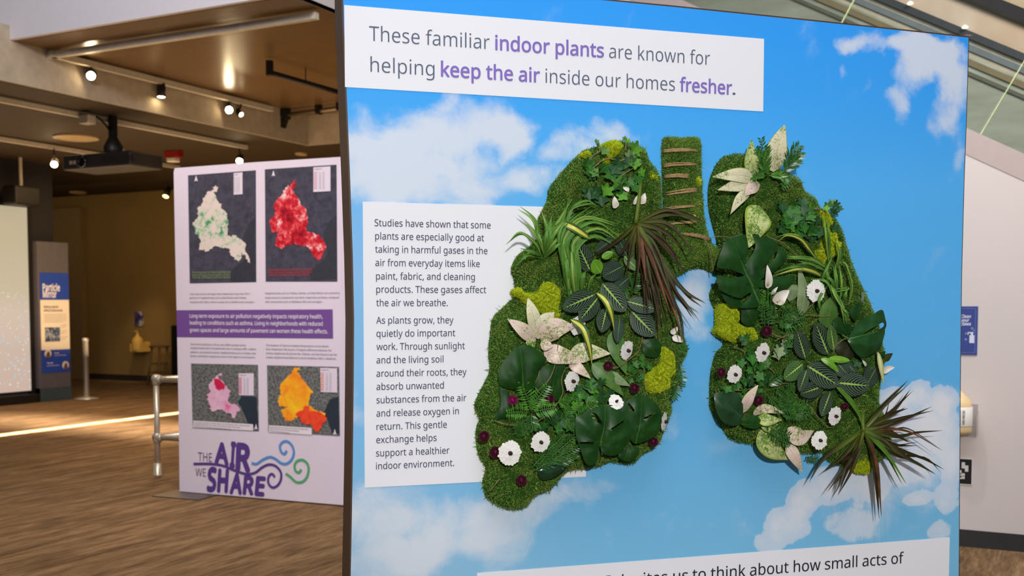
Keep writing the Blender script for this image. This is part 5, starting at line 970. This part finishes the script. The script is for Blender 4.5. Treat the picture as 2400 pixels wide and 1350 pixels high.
ivy((1490, 850), 'small dark ivy leaves along the twig beside the inner lime moss', rj(1470, 835, 1520, 900, 12, 14, 22), [[(1505,790),(1508,830),(1510,880),(1512,910)]], 0.072)

# ---- fine palms and ferns
def frond(e, b, pts, n, ll, mat, w=0.085, spread=0.75, wd=5):
    S = spline([PX(x, y, w+0.02*i/len(pts)) for i, (x, y) in enumerate(pts)], n+1); vs = []; fs = []
    for i in range(1, n+1):
        t = (S[i]-S[i-1]).normalized(); sd = Vector((-t.y, t.x, 0)).normalized()
        for sg in (1, -1):
            L = ll*MPX*(0.55+0.6*math.sin(PI*(i/n)**0.8))*random.uniform(0.8, 1.15); d = (t*(1-spread)+sd*sg*spread+Vector((0, 0, random.uniform(-0.1, 0.5)))).normalized(); q = d.cross(Vector((0, 0, 1))).normalized()*wd*MPX/2
            k = len(vs); vs += [LOC(S[i]-b), LOC(S[i]+d*L*0.45+q-b), LOC(S[i]+d*L-b), LOC(S[i]+d*L*0.45-q-b)]; fs.append((k, k+1, k+2, k+3))
    o = mesh_obj('frond', vs, fs, mat, e); stem(e, b, [S[0], S[n//2], S[n]], 0.0016, STEM, 'rachis')
def fern(at, label, L, mat=M_FRN, **kw):
    e, b = plant('palm_sprig', at, label, 'palm sprig')
    for it in L: frond(e, b, it[0], it[1], it[2], it[3] if len(it) > 3 else mat, **kw)
fern((1245, 965), 'feathery bright palm sprig between two maroon buttons', [([(1245,965),(1235,930),(1222,895)], 12, 24), ([(1245,965),(1260,935),(1282,905)], 12, 24), ([(1240,968),(1215,965),(1190,968)], 10, 20), ([(1250,966),(1275,960),(1300,955)], 10, 22), ([(1246,970),(1245,990),(1250,1008)], 9, 20, M_FRD)])
fern((1285, 1085), 'dark fern bundle fanning over the moss toward the big split leaf', [([(1262,1098),(1300,1065),(1345,1025)], 16, 26), ([(1250,1105),(1300,1075),(1352,1050)], 16, 24), ([(1262,1090),(1290,1055),(1320,1020)], 14, 24), ([(1270,1100),(1310,1085),(1350,1068)], 14, 20), ([(1245,1098),(1275,1065),(1300,1040)], 12, 18)], M_FRD, spread=0.5, wd=4)
fern((1215, 1010), 'thin dark grass tuft just left of the right-hand low gerbera', [([(1222,1025),(1215,1010),(1212,995)], 8, 16), ([(1222,1025),(1226,1008),(1222,992)], 8, 14)], M_FRD)
fern((1395, 975), 'bright feathery sprig beside the slit of the big split leaf', [([(1350,985),(1375,965),(1395,940)], 12, 20, M_FRN), ([(1330,980),(1340,950),(1352,925)], 12, 20, M_FRN), ([(1345,970),(1330,950),(1312,940)], 10, 18, M_FRN)])
fern((1845, 400), 'palm fan sticking out past the lung crown beside the tall white leaf', [([(1838,402),(1850,365),(1872,342)], 12, 26), ([(1838,404),(1858,375),(1876,358)], 12, 24), ([(1838,405),(1855,385),(1872,374)], 10, 22), ([(1800,405),(1792,370),(1784,328)], 12, 22), ([(1800,408),(1782,375),(1772,350)], 10, 24), ([(1838,405),(1842,420),(1835,440)], 8, 18, M_FRD)], M_FRD, spread=0.55, wd=5)
fern((1795, 420), 'bright grassy tuft at the foot of the tall white aglaonema leaf', [([(1800,412),(1785,385),(1775,362)], 9, 24), ([(1800,412),(1795,380),(1798,350)], 9, 22), ([(1802,412),(1820,412),(1840,425)], 9, 20), ([(1798,412),(1778,412),(1765,420)], 8, 18)], M_FRN, spread=0.4, wd=5)
fern((1795, 735), 'bright leafy palm sprig under the white lilies', [([(1793,722),(1785,695),(1772,668)], 10, 26), ([(1793,722),(1800,695),(1803,672)], 10, 26), ([(1795,725),(1812,705),(1822,690)], 10, 26), ([(1793,724),(1775,712),(1762,700)], 9, 20), ([(1793,765),(1792,735),(1790,712)], 8, 20, M_FRD), ([(1800,765),(1806,740),(1812,720)], 8, 18, M_FRD)], M_FRN, wd=6)
fern((1860, 735), 'dark feathery sprig in the moss under the long upright pale leaf', [([(1830,745),(1855,735),(1885,740)], 12, 18), ([(1835,720),(1850,735),(1860,755)], 10, 18), ([(1820,755),(1850,760),(1880,752)], 10, 18)], M_FRD)
fern((1860, 960), 'dark fine fern in the moss between the prayer plant and the pale aglaonema', [([(1820,940),(1850,950),(1890,945)], 14, 22), ([(1830,965),(1860,970),(1900,965)], 14, 22), ([(1845,930),(1860,955),(1870,985)], 12, 20), ([(1880,985),(1870,965),(1862,945)], 10, 20, M_FRN), ([(1800,930),(1820,950),(1830,970)], 10, 18)], M_FRD)
fern((1820, 1010), 'small dark sprig under the pale aglaonema tips', [([(1795,995),(1820,1010),(1850,1020)], 12, 20), ([(1800,1010),(1825,1030),(1850,1040)], 10, 18)], M_FRD)
fern((1905, 1075), 'wispy fern crumb fallen below the lung bottom edge', [([(1885,1080),(1902,1074),(1920,1072)], 7, 12), ([(1893,1070),(1902,1078),(1912,1082)], 6, 10)], M_FRD, w=0.012, wd=3)

ivy((1860, 790), 'scattered ivy leaves in the moss left of the upright prayer leaves', rj(1830, 755, 1862, 830, 10, 18, 26)+[(1845,800,26,M_PALE),(1852,770,24,M_IVY)], [[(1830,760),(1845,775),(1850,800)], [(1815,800),(1835,790),(1860,780)]])
ivy((2005, 800), 'small dark ivy leaves between the prayer plant and the glossy split leaf', [(1990,775,20,M_IVYD),(2002,790,22),(1996,806,18,M_IVYD),(2010,850,22,M_IVYD),(2022,835,20),(2035,850,20,M_IVYD)], [[(1990,770),(2002,792),(2000,812)]])
ivy((1720, 925), 'small ivy leaves between the maroon button and the large dark corner leaf', rj(1695, 900, 1790, 930, 12, 16, 24), [[(1700,905),(1730,915),(1770,910)]])
fern((1820, 880), 'dark feathery sprig beneath the pale young prayer leaf', [([(1800,905),(1815,890),(1832,880)], 10, 18), ([(1850,940),(1838,925),(1822,915)], 10, 18), ([(1860,930),(1850,915),(1848,900)], 8, 16)], M_FRD)
fern((1480, 640), 'dark fern tips showing between the prayer plant and the maroon dracaena', [([(1480,690),(1490,665),(1492,640)], 10, 18), ([(1445,700),(1455,690),(1470,684)], 8, 16)], M_FRD)
fern((1560, 820), 'dark moss-like fern fringing the inner rim above the lime moss', [([(1560,800),(1585,808),(1607,822)], 12, 22), ([(1560,790),(1575,800),(1592,820)], 10, 20), ([(1592,850),(1598,880),(1600,905)], 9, 14), ([(1588,900),(1584,920),(1575,935)], 8, 14)], M_FRD, w=0.055)
fern((1440, 1000), 'dark sprig hidden between the ivy mass and the big split leaf', [([(1330,1010),(1345,995),(1365,985)], 10, 20), ([(1320,960),(1330,985),(1345,1005)], 10, 18)], M_FRD)
ivy((1315, 945), 'green leaves around the maroon button beside the palm sprig', rj(1255, 985, 1330, 1010, 10, 16, 26)+[(1325,985,26,M_IVYL),(1310,1000,24)], [])

# ---- gerberas, buttons, lilies
def gerbera_mesh(par, b, c, r, sq, seed, tilt):
    rn = random.Random(seed); vs = []; fs = []; uv = []; R = Matrix.Rotation(tilt[0], 3, 'X') @ Matrix.Rotation(tilt[1], 3, 'Y')
    for ring, (np_, rad, z) in enumerate(((23, 1.0, 0.0), (18, 0.5, 0.0016))):
        for k in range(np_):
            a = 2*PI*(k+rn.uniform(-0.15, 0.15)+0.5*ring)/np_; L = r*rad*rn.uniform(0.92, 1.06); w = r*0.15*rn.uniform(0.9, 1.1); dr = rn.uniform(-0.06, 0.05)
            i0 = len(vs)
            for i, (f, ww) in enumerate(((0.16, 0.4), (0.45, 0.8), (0.75, 1.05), (0.92, 0.9), (1.0, 0.35))):
                for j in (-1, 0, 1):
                    x = L*f; y = w*ww*j; zz = z+r*0.10*f-r*0.12*f*f+dr*r*f*f+(-0.015*r if j == 0 else 0)
                    q = R @ Vector((x*math.cos(a)-y*math.sin(a), x*math.sin(a)+y*math.cos(a), zz)); vs.append(LOC(c+q-b)); uv.append((0.5+0.5*j, f))
            for i in range(4):
                for j in range(2): a0 = i0+i*3+j; fs.append((a0, a0+1, a0+4, a0+3))
    mesh_obj('petals', vs, fs, PET, par, True, uv)
    g = MB(); prof = ((0.0, 0.012), (0.1, 0.0115), (0.15, 0.008), (0.18, 0.003), (0.18, -0.004)); vs = []; n = 18
    for rr, zz in prof:
        for k in range(n): vs.append(LOC(c+R @ Vector((rr*r*math.cos(2*PI*k/n), rr*r*math.sin(2*PI*k/n), zz+r*0.03))-b))
    g.add(vs, [(i*n+k, i*n+(k+1) % n, (i+1)*n+(k+1) % n, (i+1)*n+k) for i in range(4) for k in range(n)]); g.obj('eye', EYE_D, par, True)
def gerbera(x, y, r, label, tilt=(0, 0), w=0.10):
    c = PX(x, y, w); b = PX(x, y, w-0.02); e = empty('gerbera', world(*b), label, 'flower', 'white gerberas', PA); gerbera_mesh(e, b, c, r*MPX*1.04, 1, int(x*7+y), tilt); stem(e, b, [c-Vector((0, 0, 0.002)), PX(x, y, 0.045)], 0.002)
for x, y, r, lab, tl in ((1470,821,22,'white gerbera under the lowest prayer leaf beside a twig',(0.2,0.5)), (1341,893,23,'white gerbera on the speckled leaf edge above the ivy mass',(0.1,0.5)), (1444,942,18,'white gerbera peeping from behind the big split leaf',(-0.5,0.1)), (1267,1036,23,'white gerbera beside the dark fern bundle',(0.1,0.15)), (1195,1062,27,'largest white gerbera, overlapping a maroon button near the outer edge',(0,0.1)), (1557,988,22,'white gerbera seen side-on behind the split leaf at the edge',(0.1,0.85)),
                         (1354,764,21,'white gerbera mostly hidden behind the drooping striped blade',(0.2,0.3)), (1913,682,26,'white gerbera crossed by a spider-plant blade',(0,0.1)), (1788,826,23,'white gerbera below the maroon button and lime moss',(0.2,0.3)), (1722,877,22,'white gerbera at the inner edge touching a maroon button',(0.2,0.2)), (1957,975,23,'white gerbera under the prayer plant beside the spiky dracaena',(0.1,0.3)), (1921,1032,23,'white gerbera touching the pale pink leaf at the bottom edge',(0,0.1))):
    gerbera(x, y, r, lab, tl, 0.085 if x == 1557 else (0.088 if x == 1354 else 0.105))
def button(x, y, r, label, m=MAR, w=0.088):
    c = PX(x, y, w); e = empty('button_chrysanthemum', world(*c), label, 'flower', 'maroon button chrysanthemums', PA); vs = []; fs = []; rn = random.Random(int(x)); r *= MPX
    for i in range(90):
        z = 1-1.25*(i+0.5)/90; a = i*2.39996; s = math.sqrt(max(0, 1-z*z)); d = Vector((s*math.cos(a), s*math.sin(a), z)); t = d.cross(Vector((0.3, 0.2, 1))).normalized(); t2 = d.cross(t)
        L = r*rn.uniform(0.9, 1.1); k = len(vs); q = d*L*0.55; vs += [LOC(q-t*r*0.12), LOC(q+t*r*0.12), LOC(d*L+t*r*0.14+t2*r*0.05), LOC(d*L*1.06+Vector((0, 0, r*0.1))), LOC(d*L-t*r*0.14)]; fs.append((k, k+1, k+2, k+3, k+4))
    mesh_obj('petals', vs, fs, m, e); g = MB().lathe([(r*0.3, -r*0.7), (r*0.62, -r*0.3), (r*0.66, 0.1*r), (r*0.5, 0.45*r), (r*0.1, 0.62*r)], 14, Matrix.Rotation(PI/2, 4, 'X')); g.obj('heart', m, e, True)
for x, y, r, lab in ((1425,858,11,'maroon button on the green leaf under a gerbera twig'), (1487,910,11,'maroon button in the dark between lime moss and split leaf'), (1286,935,12,'maroon button on the dark-green leaf by the palm sprig'), (1134,1023,12,'maroon button with a pale fleck on the outer edge'), (1161,1060,13,'maroon button tucked behind the largest gerbera'), (1222,1126,12,'maroon button alone on the mossy bottom tip'), (1531,1035,11,'maroon button at the rim under the split leaf'), (1796,776,13,'maroon button below the white lilies'), (1690,873,11,'maroon button beside the inner-edge gerbera'), (1777,939,12,'maroon button amid the pale pointed aglaonema'), (1979,953,9,'maroon button half hidden behind the gerbera by the dracaena')):
    button(x, y, r, lab)
button(1201, 938, 11, 'bright magenta button beside the narrow deep-green leaf', MARP)
def lily(name, pts, wd, label, w=0.13, spad=True, cat='peace lily'):
    e, b = plant(name, pts[0], label, cat, w-0.02); strip('spathe', path(pts, w, w+0.012, 0.006), wd*MPX, 'drop', M_SPA, e, b, cup=-0.25, nl=12, nw=6)
    if spad: p0, p1 = PX(*pts[0], w+0.006), PX(*pts[-1], w+0.012); MB().tube([LOC(p0.lerp(p1, 0.12)-b), LOC(p0.lerp(p1, 0.5)-b)], [0.004, 0.002], 8).obj('spadix', plain('spadix_cream', (214, 200, 150), 0.7), e, True)
    stem(e, b, [PX(*pts[0], w), PX(pts[0][0]-2, pts[0][1]+26, w-0.025)], 0.002)
lily('peace_lily', [(1800,676),(1801,650),(1798,621)], 20, 'tall white peace lily over the palm sprig')
lily('peace_lily', [(1817,712),(1830,696),(1850,680)], 32, 'round white peace lily beside the short pale leaf')
lily('peace_lily', [(1808,690),(1814,682),(1823,672)], 10, 'greenish peace lily bud between the two open ones', spad=False)
for pts, wd, lab in (([(1462,436),(1470,444),(1474,449)], 12, 'white petal curled at the ivy edge, left of a larger one'), ([(1472,438),(1480,434),(1493,428)], 14, 'cream petal at the ivy edge above the dracaena stalk'), ([(1444,488),(1441,474),(1440,460)], 17, 'white petal hanging below the ivy, leftmost near the stalk'), ([(1503,479),(1507,466),(1512,452)], 17, 'white petal to the right of the dracaena stalk'), ([(1486,480),(1490,468),(1494,458)], 9, 'white petal sliver to the left of the dracaena stalk'), ([(1572,782),(1582,774),(1588,766)], 14, 'white petal at the inner rim by the dracaena tips'), ([(1575,790),(1590,795),(1600,802)], 16, 'pinkish petal under the dracaena tips at the inner rim'), ([(2068,874),(2080,864),(2097,861)], 17, 'white petal sticking past the outer edge by the cream blade'), ([(2030,858),(2026,851),(2021,844)], 8, 'tiny white petal near the glossy split leaf'), ([(1865,980),(1875,972),(1885,966)], 10, 'small pale petal in the dark fine fern')):
    e, b = plant('petal', pts[0], lab, 'petal', 0.075); strip('blade', path(pts, 0.082, 0.09, 0.004), wd*MPX, 'drop', M_SPA, e, b, cup=-0.25, nl=8, nw=4)

# ---- twigs
for lab, pts in (('long curved twig sweeping from the narrow leaf up to the gerbera by the speckled leaf', [(1158,985),(1180,993),(1220,998),(1252,992),(1290,965),(1318,925),(1316,890),(1325,865),(1335,860)]), ('twig hooked from the round dark leaf to the aglaonema', [(1250,910),(1262,880),(1268,860),(1290,840),(1305,825),(1308,800)]), ('twig bending between the palm sprig and the speckled leaf', [(1262,915),(1285,892),(1296,870),(1302,850)]),
                 ('twig looping under the gerbera near the inner lime moss', [(1428,862),(1450,860),(1475,842),(1495,825),(1503,800),(1506,790)]), ('brown twig arching from the bronchus across the top of the largest split leaf', [(1668,556),(1690,554),(1715,556),(1740,549)]), ('brown twig running from the aglaonema leaf toward the spider plant', [(1800,555),(1835,570),(1865,595),(1885,620)]), ('twig crossing the moss above the prayer plant', [(1840,750),(1870,748),(1895,738),(1925,742),(1945,740)]), ('twig leaning under the gerbera by the spider plant', [(1880,740),(1895,722),(1908,708),(1904,695)]), ('thin twig from the maroon button toward the prayer plant', [(1808,782),(1830,790),(1850,795)]), ('twig curving from the glossy leaf hole toward the prayer plant', [(1950,820),(1970,800),(1985,795),(1995,812)]),
                 ('twig between the prayer plant and a low gerbera', [(1898,953),(1915,975),(1940,1000),(1955,1000)]), ('pale twig down the right of the bronchus', [(1650,560),(1662,580),(1668,610),(1672,635)]), ('straw scrap lying in the moss at the bottom tip', [(1150,1148),(1158,1140),(1165,1130),(1172,1122)])):
    p = PX(*pts[0], 0.08); e = tag(MB().tube([LOC(q-p) for q in spline([PX(x, y, 0.094+0.006*math.sin(i*1.7)) for i, (x, y) in enumerate(pts)], 36)], 0.0014, 6).obj('twig', TWIG, smooth=True), lab, 'twig'); e.location = world(*p); e.rotation_euler = (0, 0, PA)

# ------------------------------------------------------------------ near wall and escalator on the right
WY = 7.10
def wa(x, y, Y=WY): return aty(x, y, Y)
NW = plain('near_wall_paint', (206, 198, 197), 0.8, 0.2, var=0.012, scale=3)
a = wa(2263, 361); b = wa(2400, 424); sl = (b.z-a.z)/(b.x-a.x)       # slope of the flight on the wall
def zl(x, off=0.0): return a.z+sl*(x-a.x)+off
xl, xr = -3.2, 3.4
MB_ = MB().prism([(xl, WY, 0), (xr, WY, 0), (xr, WY, max(zl(xr), 0)), (xl, WY, zl(xl))], (0, 0.16, 0)).obj('wall_near', NW); structure(MB_)
structure(MB().box((xl, WY-0.012, 0), (xr, WY-0.001, 0.105)).obj('baseboard_near', plain('baseboard_charcoal', (44, 44, 46), 0.6)))
ca = wa(2266, 300); ts = ca.z-zl(ca.x)
STR = plain('escalator_stringer', (180, 166, 164), 0.6, 0.3, var=0.03)
esc = empty('escalator', (0, WY, 0), 'escalator flight descending behind the near wall with glass balustrade', 'escalator')
def incl(x0, x1, o0, o1, y0, y1): return [(x0, y0, zl(x0, o0)), (x1, y0, zl(x1, o0)), (x1, y0, zl(x1, o1)), (x0, y0, zl(x0, o1))], (0, y1-y0, 0)
def lb(name, o0, o1, y0, y1, mat, par=esc, x0=xl, x1=xr):
    P, ex = incl(x0, x1, o0, o1, y0, y1); return MB().prism(P, ex).obj(name, mat, par)
def off(x, y, d=0.0): p = wa(x, y, WY+d); return p.z-zl(p.x)
lb('stringer', 0.0, ts, -0.003, 0.14, STR)
GL = glass('balustrade_glass', (0.88, 0.93, 0.9))
# glass panes, their edges square to the slope
hg = 1.25; nrm = Vector((-sl, 0, 1)).normalized(); along = Vector((1, 0, sl)).normalized()
j0 = wa(2295, 312); step = (wa(2361, 325).x-j0.x)*1.0
gap = 1.1
GE = plain('glass_edge_green', (206, 226, 170), 0.2, 0.6)
base = Vector((j0.x, 0.04, zl(j0.x, ts)))
for k in range(-3, 3):
    p0 = base+along*(gap*k+0.006); p1 = base+along*(gap*(k+1)-0.006)
    pane = MB().prism([p0, p1, p1+nrm*hg, p0+nrm*hg], (0, 0.014, 0)).obj('glass_pane', GL, esc)
    MB().prism([p0-along*0.004, p0+along*0.003, p0+along*0.003+nrm*hg, p0-along*0.004+nrm*hg], (0, 0.014, 0)).obj('pane_edge', GE, pane)
lb('handrail', off(2330, 22), off(2330, 22)+0.075, 0.0, 0.09, plain('handrail_black', (18, 16, 17), 0.4))
# second flight behind the glass
e2 = empty('escalator', (0, WY+0.9, 0), 'dark-railed second escalator flight seen through the glass', 'escalator')
DB = plain('flight_rail_slate', (58, 58, 66), 0.45, 0.4); DB2 = plain('flight_skirt_blue_grey', (112, 116, 124), 0.35, 0.5); TAN = plain('flight_panel_tan', (176, 152, 130), 0.6, c2=(150, 116, 84), scale=2.5); GRY = plain('flight_panel_grey', (170, 170, 162), 0.5, c2=(134, 132, 120), scale=2.0, stretch=(0.6, 1, 3))
d = 1.0
def plate(name, y0, y1, mat, y=0.1, dp=0.012): lb(name, off(2340, y1, d), off(2340, y0, d), y, y+dp, mat, e2)
plate('upper_panel', -260, 17, TAN, 0.12); plate('upper_handrail', 17, 32, plain('handrail_black', (18, 16, 17), 0.4), 0.09, 0.03)
plate('panel', 32, 102, plain('flight_panel_rose', (196, 176, 164), 0.5, c2=(176, 140, 112), scale=1.6), 0.12); plate('rail', 100, 119, DB, 0.1, 0.03)
plate('moulding', 119, 132, plain('flight_moulding', (186, 172, 158), 0.5), 0.12); plate('skirt', 131, 147, DB2, 0.11, 0.02); plate('moulding', 147, 160, plain('flight_moulding', (186, 172, 158), 0.5), 0.12)
plate('lower_panel', 160, 600, GRY, 0.12); plate('lower_rail', 166, 182, plain('lower_rail_brown', (128, 112, 86), 0.5), 0.11, 0.02); plate('lower_rail', 196, 206, plain('lower_rail_grey', (98, 96, 86), 0.5), 0.11, 0.02)
structure(MB().box((-6, WY+3.2, 0), (6, WY+3.3, 7.5)).obj('wall_back', plain('back_wall_tan', (196, 174, 150), 0.8, c2=(150, 116, 82), scale=1.1)))
p0 = wa(1630, 0, WY+1.6); p1 = wa(1690, 25, WY+1.6); tag(MB().tube([p0+(p0-p1), p0, p1, p1+(p1-p0)*3], 0.02, 10).obj('brass_handrail', plain('brass_rail', (232, 200, 150), 0.25, 0.6, 0.6)), 'slim bright handrail glinting above the top edge of the display stand', 'handrail')
for x, y in ((2134, 12), (2262, 68)):
    p = wa(x, y, WY+1.0); tag(MB().lathe([(0.018, 0), (0.022, 0.008), (0.008, 0.02)], 12).obj('rail_light', glow('rail_light_glow', (1.0, 0.9, 0.75), 1.5), loc=(p.x, WY+0.98, p.z)), 'tiny light on the dark escalator rail, ' + ('higher up the slope' if x < 2200 else 'close to the stand corner'), 'light')
# poster, bottle and marker on the near wall
pa, pb = wa(2298, 718), wa(2290, 832); po = (wa(2170, 700).x, WY-0.006, 0)
NAVY = plain('poster_navy', (58, 74, 140), 0.6, 0.2, var=0.03); LBL = plain('poster_pale', (206, 212, 236), 0.6, var=0.01)
pst = empty('wall_poster', po, 'navy hand-cleaning poster on the near wall above the pump bottle', 'poster')
wpo = pb.x-po[0]; z0, z1 = pb.z, pa.z
MB().box((0, 0, z0), (wpo, 0.005, z1)).obj('sheet', NAVY, pst)
g = MB(); m = 0.012
for A, B_ in (((m, z0+m), (wpo-m, z0+m+0.002)), ((m, z1-m-0.002), (wpo-m, z1-m)), ((m, z0+m), (m+0.002, z1-m)), ((wpo-m-0.002, z0+m), (wpo-m, z1-m))): g.box((A[0], -0.001, A[1]), (B_[0], 0, B_[1]))
g.obj('border', plain('poster_line', (120, 134, 190), 0.6), pst)
t = Text()
for s_, x0, x1, y in (('Clean', 2252.5, 2276, 745), ('your', 2251.5, 2272, 754), ('claws', 2252, 2276, 762.5)):
    A = wa(x0, y); B_ = wa(x1, y); t.line(s_, A.x-po[0], A.z, B_.x-po[0], 0.019, 0.0015, 0.03, True, 0.15)
t.obj('lettering', LBL, pst, lambda p: (p[0], -p[2], p[1]))
A = wa(2278, 794); ix, iz = A.x-po[0], A.z; g = MB()
g.box((ix-0.014, -0.0015, iz-0.026), (ix+0.014, 0, iz+0.022)).box((ix-0.006, -0.0015, iz+0.022), (ix+0.006, 0, iz+0.034)).box((ix-0.022, -0.0015, iz+0.034), (ix+0.008, 0, iz+0.041)).box((ix-0.025, -0.0015, iz+0.024), (ix-0.02, 0, iz+0.041)); g.obj('bottle_icon', LBL, pst)
g = MB()
for dx, dz, r in ((-0.034, -0.004, 0.006), (-0.034, 0.032, 0.005), (0.0, 0.064, 0.006), (0.01, 0.052, 0.004)):
    n = 14; vs = []; fs = []
    for k in range(n):
        for rr in (r, r*0.72): vs.append((ix+dx+rr*math.cos(2*PI*k/n), -0.0015, iz+dz+rr*math.sin(2*PI*k/n)))
    g.add(vs, [(2*k, 2*k+1, (2*k+3) % (2*n), (2*k+2) % (2*n)) for k in range(n)])
g.obj('bubble_icon', LBL, pst)
q = wa(2252, 1020, WY-0.12)
HB = bracket('bottle_holder', (q.x-0.035, WY, q.z-0.008), 'clear acrylic holder on the near wall carrying the pump bottle', 1.42, CLEAR)
LOT = plain('lotion_cream', (222, 196, 150), 0.35, var=0.03)
nb = bottle('sanitizer_bottle', (q.x-0.035, WY-0.115, q.z), 'cream pump bottle in the clear holder on the near wall', 1.28, CRM, LOT, 0.345)
MB().lathe([(0.0975, 0.06), (0.0985, 0.062), (0.0985, 0.172), (0.0975, 0.174)], 32).obj('label', plain('bottle_label', (236, 234, 230), 0.5, var=0.01), nb, True)
g = MB(); t = Text()
t.line('HAND SANITIZER', 0, 0, 0.085, 0.016, 0, 0.02); t.line('moisturizing gel', 0, -0.017, 0.085, 0.009, 0); t.line('70% alcohol', 0, -0.031, 0.06, 0.009, 0)
# the label's printing runs upward round the bottle's flank
mesh_obj('label_lettering', [(0.0992*math.sin(0.50+p[1]*9), -0.0992*math.cos(0.50+p[1]*9), 0.072+p[0]) for p in t.v], t.f, plain('label_ink', (60, 56, 60), 0.6), nb)
A, B_ = wa(2278, 1077), wa(2278, 1135); s = (A.z-B_.z); mx = A.x-s; mk = empty('wall_marker', (mx, WY-0.005, B_.z), 'black and white square marker on the near wall under the pump bottle', 'marker')
MB().box((-0.006, 0.001, -0.006), (s+0.006, 0.004, s+0.006)).obj('backing', plain('marker_white', (214, 210, 208), 0.7, var=0.01), mk)
MB().box((0, 0, 0), (s, 0.004, s)).obj('plate', plain('marker_black', (18, 17, 19), 0.7, var=0.02), mk)
c = s/8; g = MB()
for i, j in ((6, 5), (6, 4), (5, 6), (5, 5), (4, 2), (4, 1.5), (5, 1.6), (5, 2.4), (4, 3.4), (3, 5), (3, 2), (2, 4)): g.box((c*i, -0.0012, c*j), (c*(i+1), 0, c*(j+1)))
g.obj('marker_cells', plain('marker_white', (214, 210, 208), 0.7, var=0.01), mk)
